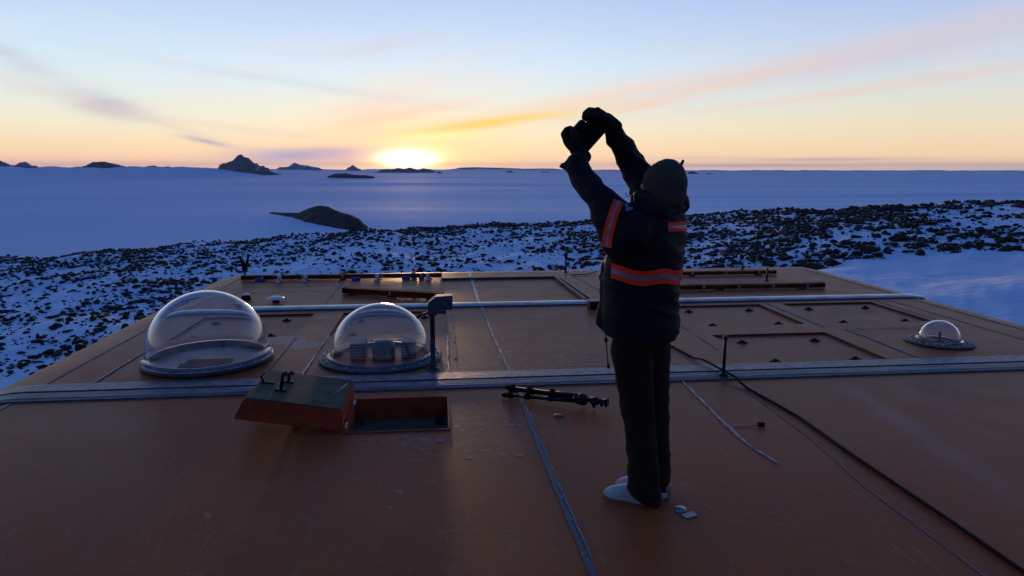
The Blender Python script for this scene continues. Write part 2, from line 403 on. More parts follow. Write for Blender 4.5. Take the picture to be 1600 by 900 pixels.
# ------------------------------------------------------------------ object helpers
def tag(o, label=None, cat=None, group=None, kind=None):
    if label: o['label'] = label
    if cat: o['category'] = cat
    if group: o['group'] = group
    if kind: o['kind'] = kind
    return o
def link(name, me, mats, parent=None, smooth=False):
    o = bpy.data.objects.new(name, me); COL.objects.link(o)
    for m in (mats if isinstance(mats, (list, tuple)) else [mats]): me.materials.append(m)
    if smooth:
        for p in me.polygons: p.use_smooth = True
    if parent:
        o.parent = parent
        o.matrix_parent_inverse = parent.matrix_world.inverted() if parent.get('_abs') else Matrix()
    return o
def empty(name, loc, rz=0, **kw):
    o = bpy.data.objects.new(name, None); COL.objects.link(o)
    o.location = loc; o.rotation_euler = (0, 0, rz); o.empty_display_size = 0.1
    tag(o, **kw); return o
class MB:
    def __init__(s): s.bm = bmesh.new(); s.mi = 0
    def _new(s, faces):
        for f in faces: f.material_index = s.mi
    def box(s, c, d, rot=None, bevel=0.0):
        bm2 = bmesh.new(); bmesh.ops.create_cube(bm2, size=1)
        for v in bm2.verts: v.co = Vector((v.co.x*d[0], v.co.y*d[1], v.co.z*d[2]))
        if bevel: bmesh.ops.bevel(bm2, geom=list(bm2.edges), offset=bevel, segments=2, affect='EDGES', profile=0.6)
        m = (Matrix.Translation(Vector(c)) @ (rot.to_4x4() if rot else Matrix()))
        bmesh.ops.transform(bm2, matrix=m, verts=bm2.verts); s.merge(bm2); return s
    def merge(s, bm2):
        vm = {v: s.bm.verts.new(v.co) for v in bm2.verts}
        for f in bm2.faces:
            try:
                g = s.bm.faces.new([vm[v] for v in f.verts]); g.material_index = s.mi; g.smooth = f.smooth
            except ValueError: pass
        bm2.free()
    def tube(s, pts, r, n=10, caps=True):
        pts = [Vector(p) for p in pts]; rr = r if isinstance(r, (list, tuple)) else [r]*len(pts)
        rings = []; up = Vector((0, 0, 1))
        t0 = (pts[1]-pts[0]).normalized()
        if abs(t0.dot(up)) > 0.95: up = Vector((1, 0, 0))
        a = t0.cross(up).normalized()
        for i, p in enumerate(pts):
            t = (pts[min(i+1, len(pts)-1)] - pts[max(i-1, 0)]).normalized()
            a = (a - t*a.dot(t)).normalized(); b = t.cross(a)
            rings.append([s.bm.verts.new(p + (a*math.cos(2*PI*k/n) + b*math.sin(2*PI*k/n))*rr[i]) for k in range(n)])
        for i in range(len(rings)-1):
            for k in range(n):
                f = s.bm.faces.new((rings[i][k], rings[i][(k+1) % n], rings[i+1][(k+1) % n], rings[i+1][k])); f.smooth = True; f.material_index = s.mi
        if caps:
            for q in (rings[0][::-1], rings[-1]):
                f = s.bm.faces.new(q); f.material_index = s.mi
        return s
    def lathe(s, prof, c=(0, 0, 0), n=48, axis=None, smooth=True, closed=False):
        c = Vector(c); q = axis.to_track_quat('Z', 'Y').to_matrix() if axis else Matrix.Identity(3)
        rings = []
        for (r, z) in prof:
            if r < 1e-6: rings.append([s.bm.verts.new(c + q @ Vector((0, 0, z)))])
            else: rings.append([s.bm.verts.new(c + q @ Vector((r*math.cos(2*PI*k/n), r*math.sin(2*PI*k/n), z))) for k in range(n)])
        idx = list(range(len(rings)-1)) + ([-1] if closed else [])
        for i in idx:
            A, B = rings[i], rings[i+1]
            for k in range(n):
                k2 = (k+1) % n
                if len(A) == 1 and len(B) == 1: continue
                if len(A) == 1: vs = (A[0], B[k2], B[k])[::-1]
                elif len(B) == 1: vs = (A[k], A[k2], B[0])
                else: vs = (A[k], A[k2], B[k2], B[k])
                f = s.bm.faces.new(vs); f.smooth = smooth; f.material_index = s.mi
        return s
    def grid(s, P2, smooth=True, wrap=False):
        V = [[s.bm.verts.new(p) for p in row] for row in P2]
        m = len(V[0])
        for i in range(len(V)-1):
            for j in range(m if wrap else m-1):
                f = s.bm.faces.new((V[i][j], V[i][(j+1) % m], V[i+1][(j+1) % m], V[i+1][j])); f.smooth = smooth; f.material_index = s.mi
        return V
    def build(s, name, mats, parent=None):
        bmesh.ops.recalc_face_normals(s.bm, faces=list(s.bm.faces))
        me = bpy.data.meshes.new(name); s.bm.to_mesh(me); s.bm.free()
        return link(name, me, mats, parent)
def np_mesh(name, verts, faces, mats, parent=None, smooth=False):
    me = bpy.data.meshes.new(name)
    verts = np.asarray(verts, dtype=np.float32); faces = np.asarray(faces, dtype=np.int32)
    k = faces.shape[1]
    me.vertices.add(len(verts)); me.vertices.foreach_set('co', verts.ravel())
    me.loops.add(faces.size); me.loops.foreach_set('vertex_index', faces.ravel())
    me.polygons.add(len(faces)); me.polygons.foreach_set('loop_start', np.arange(0, faces.size, k, dtype=np.int32))
    if smooth: me.polygons.foreach_set('use_smooth', np.ones(len(faces), dtype=bool))
    me.update(calc_edges=True); me.validate()
    return link(name, me, mats, parent)

# numpy value noise for the terrain
_rng = np.random.default_rng(3)
_tab = _rng.random((256, 256))
def vnoise(x, y):
    xi = np.floor(x).astype(int); yi = np.floor(y).astype(int); fx = x-xi; fy = y-yi
    fx = fx*fx*(3-2*fx); fy = fy*fy*(3-2*fy)
    g = lambda i, j: _tab[i % 256, j % 256]
    return (g(xi, yi)*(1-fx)+g(xi+1, yi)*fx)*(1-fy) + (g(xi, yi+1)*(1-fx)+g(xi+1, yi+1)*fx)*fy
def fbm(x, y, o=4):
    s = 0; a = 0.5
    for k in range(o): s = s + a*vnoise(x*2**k+17*k, y*2**k+31*k); a *= 0.5
    return s

# ------------------------------------------------------------------ snow ground down to the ice plain and out to the horizon
CR_AZ = [-180, -60, -31.2, -23.6, -14.7, -6.3, 5.9, 13.9, 21.5, 35.1, 42.6, 60, 180]
CR_EL = [-6.6, -6.3, -5.89, -5.72, -5.5, -4.95, -4.53, -4.12, -3.6, -2.52, -1.98, -1.8, -6.6]
PLAIN = -150.0
def crest_r(az): return 80 + 7*np.sin(np.radians(az)*7) + 4*np.sin(np.radians(az)*19+1)
def ground(x, y):
    r = np.hypot(x, y); az = np.degrees(np.arctan2(x, y))
    rc = crest_r(az); el = np.interp(az, CR_AZ, CR_EL)
    zc = EYE + rc*np.tan(np.radians(el))
    t = np.clip((r-12)/(rc-12), 0, 1)
    rise = np.interp(az, [-180, 0, 25, 45, 70, 180], [1.0, 1.0, 0.95, 0.8, 0.8, 1.0])
    base = -5.2 + (zc+5.2)*(t**(2-rise))
    # drifted bank of snow on the right, nearer than the stones
    base = base + np.interp(az, [18, 30, 40, 60], [0, 0.5, 1.1, 1.3])*np.exp(-((r-26)/14)**2)
    lump = (fbm(x*0.16, y*0.16)-0.47)*1.1 + (fbm(x*0.7+9, y*0.7)-0.47)*0.28
    lump = lump*np.clip(r/30, 0.2, 1)
    below = zc - (zc-PLAIN)*(1-np.exp(-np.clip(r-rc, 0, None)/110.0))
    near = base + lump
    z = np.where(r < rc, near, below + lump*np.exp(-np.clip(r-rc, 0, None)/40))
    # ice plain: broad swells
    fr = np.clip((r-500)/2500, 0, 1)
    z = z + fr*((fbm(x*0.00022+3, (y+0.12*x)*0.0009, 3)-0.47)*42*np.interp(az, [-60, -22, -6, 60], [0.35, 0.35, 1.0, 1.0]))
    # rising ice slope with a low snow ridge on the left, far off
    wl = 1/(1+np.exp((az+12.0)/1.6))*np.clip((az+110)/40, 0, 1)
    ridge = np.clip((r-13500)/10500, 0, 1); ridge = ridge*ridge*(3-2*ridge)
    z = z + wl*ridge*(205 + 110*(fbm(az*0.9+5, az*0.0+2, 5)-0.5))
    wr = 1/(1+np.exp(-(az-2)/6.0))*np.clip((150-az)/60, 0, 1)
    rr2 = np.clip((r-30000)/18000, 0, 1)
    z = z + wr*rr2*(45 + 80*(fbm(az*1.7+8, az*0.0+9, 5)-0.4))
    wc = np.exp(-((az-0.0)/11.0)**2)
    z = z + wc*rr2*(120 + 160*(fbm(az*0.9+40, az*0.0+5, 5)-0.5))
    return z
azs = np.concatenate([np.arange(-180, -50, 3.0), np.arange(-50, -34, 0.8), np.arange(-34, 46, 0.2), np.arange(46, 70, 0.8), np.arange(70, 180, 3.0)])
rads = np.concatenate([[4, 8, 12], np.arange(14, 100, 0.7), 100*np.exp(np.linspace(0.01, math.log(600), 150))])
A_, R_ = np.meshgrid(np.radians(azs), rads, indexing='ij')
gx, gy = R_*np.sin(A_), R_*np.cos(A_)
gz = ground(gx, gy)
V = np.stack([gx, gy, gz], -1).reshape(-1, 3)
na, nr = A_.shape
ii, jj = np.meshgrid(np.arange(na), np.arange(nr-1), indexing='ij')
i2 = (ii+1) % na
Fq = np.stack([ii*nr+jj, i2*nr+jj, i2*nr+jj+1, ii*nr+jj+1], -1).reshape(-1, 4)[:, ::-1]
# close the middle
ctr = len(V); V = np.vstack([V, [[0, 0, -5.2]]])
tri = [[ctr, ctr, 0, 0]]
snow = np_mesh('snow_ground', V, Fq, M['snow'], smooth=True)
bm = bmesh.new(); bm.from_mesh(snow.data); bm.verts.ensure_lookup_table()
c0 = bm.verts[ctr]
for i in range(na):
    try: f = bm.faces.new((c0, bm.verts[((i+1) % na)*nr], bm.verts[i*nr])); f.smooth = True
    except ValueError: pass
bm.to_mesh(snow.data); bm.free()
tag(snow, kind='structure', label='blue shaded snow slope dropping to a vast ice plain')

# rocky hills and peaks standing on the ice: each a ridge with its own distance, width and depth
def hill(name, prof, dist, depth, mat, rough=0.10, label=None, seed=0, nu=90, nv=26, sink=0.25):
    """prof: (photo x, photo y) along the skyline, first and last at the foot"""
    xs = np.array([p[0] for p in prof], float); ys = np.array([p[1] for p in prof], float)
    u = np.linspace(0, 1, nu); px = xs[0] + (xs[-1]-xs[0])*u; py = np.interp(px, xs, ys)
    if dist == 'plain':                       # both ends stand on the ice at plain level
        dl, dr = [((PLAIN-4-EYE)/ray(a, b).z)*ray(a, b).dot(FH) for a, b in ((xs[0], ys[0]), (xs[-1], ys[-1]))]
    elif isinstance(dist, tuple): dl, dr = dist
    else: dl = dr = dist
    dd = dl + (dr-dl)*u; dist = (dl+dr)/2
    base_l = P(xs[0], ys[0], dl); base_r = P(xs[-1], ys[-1], dr)
    foot = base_l.z + (base_r.z-base_l.z)*u
    top = np.array([[*P(a, b, c_)] for a, b, c_ in zip(px, py, dd)])
    W = (base_r-base_l).length; hmax = (top[:, 2]-foot).max()
    v = np.linspace(-1, 1, nv)
    away = np.array([FH.x, FH.y, 0])
    pts = np.zeros((nu, nv, 3))
    for j, vv in enumerate(v):
        prof_v = (1-abs(vv)**1.25)
        zz = foot + (top[:, 2]-foot)*prof_v
        nn = (fbm(u*9+seed*7, np.full(nu, vv*3.0+seed), 4)-0.47)*hmax*rough*4*(0.15+prof_v*(1-prof_v)*3.2)
        xy = top + away*(vv*depth*0.5*(0.55+0.45*np.sin(PI*u))[:, None])
        wob = (fbm(u*6+seed, np.full(nu, vv*2+seed*3), 3)-0.47)*depth*0.10
        pts[:, j, :2] = xy[:, :2] + away[:2]*wob[:, None]
        pts[:, j, 2] = zz+nn - (hmax*sink if abs(vv) > 0.999 else 0)
    pts[0, :, 2] -= hmax*sink; pts[-1, :, 2] -= hmax*sink
    ii, jj = np.meshgrid(np.arange(nu-1), np.arange(nv-1), indexing='ij')
    Q = np.stack([ii*nv+jj, (ii+1)*nv+jj, (ii+1)*nv+jj+1, ii*nv+jj+1], -1).reshape(-1, 4)
    o = np_mesh(name, pts.reshape(-1, 3), Q, mat, smooth=False)
    tag(o, kind='structure', label=label); return o
hill('rocky_hill', [(404, 335), (430, 333), (452, 332.5), (468, 332), (477, 327), (488, 322.5), (500, 320.5), (512, 322), (522, 327), (532, 331), (545, 334), (556, 341), (566, 350), (576, 362)],
     'plain', 230, M['nunatak'], 0.16, 'low dark rock outcrop standing in the blue snow', 3, 120, 30)
hill('mountain', [(350, 262), (356, 256), (366, 250), (372, 243), (376, 241), (380, 245), (388, 247), (396, 254), (400, 260), (412, 264), (426, 270), (430, 274)],
     (20500, 15300), 1700, M['peak'], 0.20, 'sharp dark peak on the left skyline', 5, sink=0.5)
hill('mountain', [(140, 262), (148, 258), (152, 253.5), (160, 252.5), (172, 254), (178, 258), (190, 262)], 20000, 1600, M['peak'], 0.25, 'small flat dark peak on the left skyline', 8, sink=0.5)
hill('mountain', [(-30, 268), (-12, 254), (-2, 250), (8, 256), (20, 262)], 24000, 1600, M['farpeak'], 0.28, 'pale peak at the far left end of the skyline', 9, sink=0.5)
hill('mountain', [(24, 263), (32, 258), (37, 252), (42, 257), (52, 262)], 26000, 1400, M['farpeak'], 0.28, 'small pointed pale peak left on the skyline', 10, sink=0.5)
hill('mountain', [(224, 263), (232, 259.5), (240, 258.5), (246, 262)], 20000, 900, M['peak'], 0.1, 'tiny dark rock on the left snow ridge', 11, sink=0.5)
hill('mountain', [(256, 263), (262, 260), (268, 263)], 20000, 900, M['peak'], 0.1, 'smallest dark rock on the left snow ridge', 12, sink=0.5)
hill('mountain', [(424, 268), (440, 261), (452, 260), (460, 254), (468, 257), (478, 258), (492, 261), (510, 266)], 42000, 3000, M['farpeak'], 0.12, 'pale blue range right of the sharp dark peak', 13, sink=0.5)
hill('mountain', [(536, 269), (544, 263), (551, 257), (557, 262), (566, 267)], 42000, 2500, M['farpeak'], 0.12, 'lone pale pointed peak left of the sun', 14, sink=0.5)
hill('rocky_hill', [(514, 275), (524, 271), (540, 270.5), (552, 273), (572, 273.5), (584, 276)], 12000, 500, M['peak'], 0.1, 'low flat dark outcrop left of and below the sun', 15, sink=0.5)
hill('mountain', [(586, 270), (600, 264), (612, 265), (622, 262), (632, 264), (640, 261.5), (652, 265), (662, 262.5), (672, 265), (684, 270)], 30000, 1800, M['peak'], 0.12, 'dark range directly beneath the setting sun', 16, sink=0.5)
hill('rocky_hill', [(683, 270), (686, 267), (691, 270.5)], 24000, 300, M['peak'], 0.1, 'tiny dark rock just right of the sun range', 17, sink=0.5)
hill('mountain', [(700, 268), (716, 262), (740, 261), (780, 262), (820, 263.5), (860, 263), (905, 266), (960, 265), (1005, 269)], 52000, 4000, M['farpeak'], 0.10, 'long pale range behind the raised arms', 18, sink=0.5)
hill('mountain', [(786, 271), (796, 266.5), (803, 269), (812, 271)], 30000, 700, M['peak'], 0.1, 'tiny dark peak between the sun and the person', 19, sink=0.5)
hill('mountain', [(842, 271), (848, 268), (858, 268), (864, 271)], 30000, 700, M['peak'], 0.1, 'tiny dark peak just left of the raised arms', 20, sink=0.5)
hill('mountain', [(1070, 274), (1076, 269), (1082, 267), (1090, 270), (1096, 274)], 22000, 700, M['peak'], 0.1, 'dark small peak just right of the hat', 21, sink=0.5)
hill('mountain', [(1098, 274), (1106, 270), (1114, 271), (1120, 274)], 22000, 600, M['peak'], 0.1, 'flat tiny peak second right of the hat', 22, sink=0.5)
hill('rocky_hill', [(1149, 274.5), (1153, 271.5), (1157, 274.5)], 22000, 300, M['peak'], 0.1, 'smallest dark rock right of the hat', 23, sink=0.5)

# ------------------------------------------------------------------ thin polar air over the plain
HAZE = 1.2e-5
mb = MB(); mb.box((0, 0, 175), (150000, 150000, 750))
hz_o = mb.build('haze', [], None); tag(hz_o, kind='stuff')
hm = bpy.data.materials.new('haze_air'); hm.use_nodes = True
t_ = hm.node_tree; t_.nodes.clear()
pv = node(t_, 'ShaderNodeVolumePrincipled'); pv.inputs['Color'].default_value = (0.38, 0.58, 1.0, 1); pv.inputs['Density'].default_value = HAZE; pv.inputs['Anisotropy'].default_value = 0.0
ho = node(t_, 'ShaderNodeOutputMaterial'); t_.links.new(pv.outputs[0], ho.inputs['Volume']); hz_o.data.materials.append(hm)

# ------------------------------------------------------------------ stones poking through the snow
def rock_data(seed, sub):
    b = bmesh.new(); bmesh.ops.create_icosphere(b, subdivisions=sub, radius=0.5)
    rs = random.Random(seed)
    planes = [(Vector((rs.gauss(0, 1), rs.gauss(0, 1), rs.gauss(0, 0.8))).normalized(), rs.uniform(0.17, 0.36)) for _ in range(9)]
    for v in b.verts:
        for n, d in planes:
            k = v.co.dot(n)
            if k > d: v.co -= n*(k-d)*0.9
        v.co += v.co.normalized()*(noise.noise(v.co*4+Vector((seed*3.1, 0, 0)))*0.10)
        v.co.z *= 0.72
    b.verts.ensure_lookup_table()
    vs = np.array([v.co[:] for v in b.verts]); fs = np.array([[l.index for l in f.verts] for f in b.faces]); b.free()
    return vs, fs
rr = np.random.default_rng(11)
N = 260000
rad = np.sqrt(rr.uniform(15**2, 92**2, N)); az = rr.uniform(-58, 66, N)
x = rad*np.sin(np.radians(az)); y = rad*np.cos(np.radians(az))
rc = crest_r(az)
clump = fbm(x*0.22+50, y*0.22+9, 3); cl2 = fbm(x*0.055+5, y*0.055+2, 3)
dens = np.interp(az, [-31, -10, 5, 20, 45], [0.62, 0.62, 0.50, 0.42, 0.42])*np.interp(rad/rc, [0.2, 0.45, 0.75, 0.9, 0.97], [0.30, 0.5, 0.8, 1.0, 1.9])
dens = dens*np.clip((clump-0.26)*4, 0.2, 1.15)*np.clip((cl2-0.24)*5, 0.55, 1.1)
# bare snow apron near the building on the right
lim = np.interp(az, [20, 29.5, 34, 43, 60], [16, 40, 44, 50, 50])+ (fbm(x*0.12, y*0.12, 3)-0.5)*14
dens = np.where((az > 20) & (rad < lim), 0, dens)
keep = (rr.random(N) < dens*0.80) & (rad < rc+1.0)
clear = (x > -4.8) & (x < 7.8) & (y > -9) & (y < 12.9)
keep &= ~clear
x, y, az, rad = x[keep], y[keep], az[keep], rad[keep]
n = len(x)
size = 0.12 + 0.50*rr.random(n)**3.0
size *= np.interp(az, [-31, 0, 20, 40], [0.80, 0.90, 1.15, 1.3])
z = ground(x, y) + size*0.17
rotz = rr.uniform(0, 2*PI, n); sx = rr.uniform(0.8, 1.9, n); sz = rr.uniform(0.6, 1.15, n)
inview = (az > -31) & (az < 43.5)
order = np.argsort(-(size/rad)*inview)
big = order[:300]
variants = [rock_data(s, 2) for s in range(8)]
meshes = []
for k, (vs, fs) in enumerate(variants):
    me = bpy.data.meshes.new('boulder'); me.from_pydata(vs.tolist(), [], fs.tolist()); me.materials.append(M['rock']); meshes.append(me)
for q, i in enumerate(big):
    o = bpy.data.objects.new('boulder', meshes[q % 8]); COL.objects.link(o)
    o.location = (x[i], y[i], z[i]); o.rotation_euler = (0, 0, rotz[i]); o.scale = (size[i]*sx[i], size[i], size[i]*sz[i])
    tag(o, 'dark brown boulder, one of the larger ones poking out of the snow beyond the roof', 'boulder', 'boulders on the snow slope beyond the roof')
small = [rock_data(s+20, 1) for s in range(10)]
Vs, Fs, off = [], [], 0
for i in order[300:]:
    vs, fs = small[i % 10]; c, s_ = math.cos(rotz[i]), math.sin(rotz[i])
    vx = vs[:, 0]*size[i]*sx[i]; vy = vs[:, 1]*size[i]; vz = vs[:, 2]*size[i]*sz[i]
    Vs.append(np.stack([vx*c-vy*s_+x[i], vx*s_+vy*c+y[i], vz+z[i]], -1)); Fs.append(fs+off); off += len(vs)
o = np_mesh('stone_field', np.vstack(Vs), np.vstack(Fs), M['rock'])
tag(o, 'countless dark stones half buried in snow along the crest', 'stones', kind='stuff')
print('stones', n)

# ------------------------------------------------------------------ the station building we stand on
X0, X1, Y0, Y1, RS = -3.10, 6.06, -7.0, 10.98, 1.15
bld = empty('station_building', (0, 0, 0), label='orange brown station building whose flat roof fills the foreground', cat='building')
HATCH = (-0.64, 0.02, 4.21, 4.84)
PANELS = [(2.71, 3.92, 5.47, 6.50), (2.71, 3.92, 6.88, 7.99), (4.22, 5.40, 6.88, 7.99), (-2.72, -1.49, 6.88, 7.99), (-1.15, 0.04, 6.88, 7.99)]
PD = 0.022
def on_shoulder(x, y, lift=0.0):
    """point of the roof skin for a plan position allowed to run past the flat part (arc length)"""
    cx = min(max(x, X0), X1); cy = min(max(y, Y0), Y1)
    dx, dy = x-cx, y-cy; s = math.hypot(dx, dy)
    if s < 1e-9: return Vector((x, y, lift))
    a = s/RS; ux, uy = dx/s, dy/s
    rad_ = (RS+lift)
    return Vector((cx+ux*rad_*math.sin(a), cy+uy*rad_*math.sin(a), -RS+rad_*math.cos(a)))
def roof():
    mb = MB(); rects = PANELS + [HATCH]
    xs = sorted(set([X0, X1] + [v for p in rects for v in p[:2]] + list(np.arange(-2.5, 6, 1.0).round(3))))
    ys = sorted(set([Y0, Y1] + [v for p in rects for v in p[2:]] + list(np.arange(-6, 10.9, 1.0).round(3))))
    vt = {}
    def v(a, b, z=0.0):
        k = (round(a, 4), round(b, 4), round(z, 4))
        if k not in vt: vt[k] = mb.bm.verts.new((a, b, z))
        return vt[k]
    for i in range(len(xs)-1):
        for j in range(len(ys)-1):
            mx, my = (xs[i]+xs[i+1])/2, (ys[j]+ys[j+1])/2
            if any(p[0] < mx < p[1] and p[2] < my < p[3] for p in rects): continue
            mb.bm.faces.new((v(xs[i], ys[j]), v(xs[i+1], ys[j]), v(xs[i+1], ys[j+1]), v(xs[i], ys[j+1])))
    # rolled shoulder: outline of the flat part swept through a quarter circle
    loop = [(a, Y0) for a in xs] + [(X1, b) for b in ys[1:]] + [(a, Y1) for a in xs[::-1][1:]] + [(X0, b) for b in ys[::-1][1:-1]]
    dirs = []
    out = []
    for (a, b) in loop:
        sx_ = -1 if a == X0 else (1 if a == X1 else 0); sy_ = -1 if b == Y0 else (1 if b == Y1 else 0)
        if sx_ and sy_:
            a1 = math.atan2(sy_, 0) if (sx_*sy_ > 0) == False else math.atan2(0, sx_)
            # order directions along the walk (counter clockwise)
            st = {(-1, -1): PI, (1, -1): -PI/2, (1, 1): 0.0, (-1, 1): PI/2}[(sx_, sy_)]
            for k in range(9): out.append((a, b, st+PI/2*k/8))
        else: out.append((a, b, math.atan2(sy_, sx_)))
    out = [o for o in out]
    rings = []
    for k in range(0, 13):
        th = PI/2*k/12
        rings.append([(a+math.cos(d)*RS*math.sin(th), b+math.sin(d)*RS*math.sin(th), -RS+RS*math.cos(th)) for a, b, d in out])
    # lower wall leaning in, then rolling under to the belly
    for off, z in ((0.0, -2.0), (-0.15, -2.9), (-0.6, -3.5), (-1.2, -3.75)):
        rings.append([(a+math.cos(d)*(RS+off), b+math.sin(d)*(RS+off), z) for a, b, d in out])
    m = len(out); prev = [v(*q) for q in rings[0]]
    for k in range(1, len(rings)):
        cur = [mb.bm.verts.new(q) for q in rings[k]]
        for i in range(m):
            i2 = (i+1) % m; vs = [prev[i], prev[i2], cur[i2], cur[i]]
            u = []
            for w in vs:
                if w not in u: u.append(w)
            if len(u) >= 3:
                f = mb.bm.faces.new(u); f.smooth = True
        prev = cur
    mb.bm.faces.new(prev)
    return mb
o = roof().build('roof_skin', M['roof'], bld)
# recessed access panels: pan with red inner edges
for (a, b, c, d) in PANELS:
    mb = MB(); B = mb.bm
    p = [B.verts.new(q) for q in ((a, c, 0), (b, c, 0), (b, d, 0), (a, d, 0))]; q = [B.verts.new((w.co.x, w.co.y, -PD)) for w in p]
    for i in range(4): f = B.faces.new((p[i], p[(i+1) % 4], q[(i+1) % 4], q[i])); f.material_index = 1
    f = B.faces.new(q); f.material_index = 0
    pan = mb.build('access_panel', [M['roof'], M['panrim']], bld)
    # lifting lugs, each a small dark star bracket
    w, h = (b-a), (d-c)
    for fx in (0.17, 0.79):
        for fy in (0.09, 0.75):
            mb = MB(); cx_, cy_ = a+w*fx, c+h*fy
            mb.lathe([(0, 0.030), (0.018, 0.028), (0.022, 0.012), (0.022, 0)], (cx_, cy_, -PD), 12)
            mb.box((cx_, cy_, -PD+0.006), (0.095, 0.028, 0.010)); mb.box((cx_, cy_, -PD+0.0065), (0.028, 0.085, 0.012))
            mb.build('lifting_lug', M['black'], pan)
# pressed ridge round each pan's near side is flush; loose sealing lines between bays
def strip(name, pts, w, z, mat, parent=bld, jitter=0.0, n=None, raise_=0.0, gap=0.0, seed=0):
    """flat ribbon lying on the roof skin, edges uneven"""
    mb = MB(); rs = random.Random(seed); pts = [Vector((p[0], p[1])) for p in pts]
    dense = []
    for p, q in zip(pts, pts[1:]):
        L = (q-p).length; k = max(2, int(L/0.05))
        dense += [p.lerp(q, i/k) for i in range(k)]
    dense.append(pts[-1])
    rows = []
    for i, p in enumerate(dense):
        t = (dense[min(i+1, len(dense)-1)] - dense[max(i-1, 0)]).normalized(); nrm = Vector((-t.y, t.x))
        wa = w*0.5*(1+jitter*(noise.noise(Vector((p.x*9+seed, p.y*9, 1)))+0.6*rs.uniform(-1, 1))); wb = w*0.5*(1+jitter*(noise.noise(Vector((p.x*9, p.y*9+seed, 7)))+0.6*rs.uniform(-1, 1)))
        if gap and noise.noise(Vector((p.x*3.3+seed, p.y*3.3, 5))) <= gap: wa = wb = 0.0008      # worn away to a hairline
        wa = max(wa, 0.0008); wb = max(wb, 0.0008)
        sh = nrm*jitter*w*0.35*noise.noise(Vector((p.x*4+seed, p.y*4, 3)))
        a, b = p+nrm*wa+sh, p-nrm*wb+sh; c = p+sh
        rows.append([on_shoulder(a.x, a.y, z), on_shoulder(c.x, c.y, z+raise_+0.0006), on_shoulder(b.x, b.y, z)])
    mb.grid(rows, False)
    return mb.build(name, mat, parent)
# the two raised covers across the roof
def cover(name, ys_, prof, mats, mat_of, over=9):
    """profile (dy, z) swept along x, running down over both shoulders"""
    mb = MB()
    xs = [X0-0.1*over+0.1*k for k in range(over)] + list(np.linspace(X0, X1, 47)) + [X1+0.1+0.1*k for k in range(over)]
    rows = [[on_shoulder(x_, ys_+dy, z+0.0) for dy, z in prof] for x_ in xs]
    Vv = mb.grid(rows, False)
    mb.bm.faces.ensure_lookup_table()
    m = len(prof)-1
    for i, f in enumerate(mb.bm.faces): f.material_index = mat_of[i % m]
    return mb.build(name, mats, bld)
cover('joint_cover', 5.05, [(-0.02, 0.001), (-0.012, 0.012), (0.03, 0.013), (0.035, 0.016), (0.15, 0.020), (0.155, 0.008), (0.185, 0.008), (0.19, 0.020), (0.34, 0.017), (0.345, 0.011), (0.40, 0.010), (0.41, 0.001)],
      [M['tape'], M['sealant'], M['tape_dark']], [1, 1, 0, 0, 1, 1, 1, 2, 2, 2, 1])
cover('joint_cover', 8.15, [(0, 0.001), (0.01, 0.016), (0.05, 0.030), (0.11, 0.036), (0.17, 0.034), (0.22, 0.018), (0.23, 0.001)],
      [M['tape_pale'], M['sealant']], [1, 0, 0, 0, 0, 1], 2)
# lengthways joints and seams
strip('seam', [(0.62, 2.0), (0.60, 2.6), (0.575, 3.6), (0.555, 5.03)], 0.034, 0.004, M['seam_deep'], jitter=0.3, seed=1)
strip('seam', [(0.637, 2.0), (0.619, 2.6), (0.594, 3.6), (0.574, 4.6)], 0.010, 0.0085, M['seam'], jitter=0.9, gap=-0.1, seed=11)
strip('seam', [(0.545, 5.47), (0.50, 6.6), (0.47, 8.14)], 0.036, 0.004, M['sealant'], jitter=0.5, seed=2)
strip('seam', [(0.545, 5.47), (0.50, 6.6), (0.47, 8.14)], 0.013, 0.0085, M['seam_pale'], jitter=1.0, gap=-0.15, seed=12)
strip('seam', [(0.455, 8.40), (0.44, 10.9)], 0.07, 0.0035, M['sealant'], jitter=0.4, seed=13)
strip('seam', [(0.455, 8.40), (0.44, 10.9)], 0.04, 0.0085, M['seam_pale'], jitter=0.6, seed=3)
strip('tape_remains', [(1.88, 5.03), (1.857, 4.53), (1.835, 4.1), (1.832, 3.9), (1.86, 3.62), (1.885, 3.50)], 0.022, 0.004, M['seam_pale'], jitter=0.9, raise_=0.003, seed=4)
strip('tape_remains', [(1.86, 3.66), (1.93, 3.58), (1.95, 3.45)], 0.03, 0.0085, M['seam'], jitter=1.0, gap=-0.1, seed=5)
strip('seam', [(2.17, 5.03), (2.28, 4.7), (2.275, 3.88), (2.21, 3.18), (2.21, 2.1)], 0.011, 0.004, M['seam_faint'], jitter=0.6, seed=6)
strip('seam', [(2.17, 5.47), (2.16, 6.0), (2.12, 6.5)], 0.02, 0.004, M['seam'], jitter=0.5, seed=7)
strip('seam', [(X0, -1.0), (X0, 5.02)], 0.03, 0.004, M['seam'], jitter=0.3, seed=8)
strip('seam', [(X0, 5.47), (X0, 10.9)], 0.022, 0.004, M['sealant'], jitter=0.4, seed=9)
strip('seam', [(X1, 5.47), (X1, 10.9)], 0.05, 0.004, M['sealant'], jitter=0.2, seed=10)
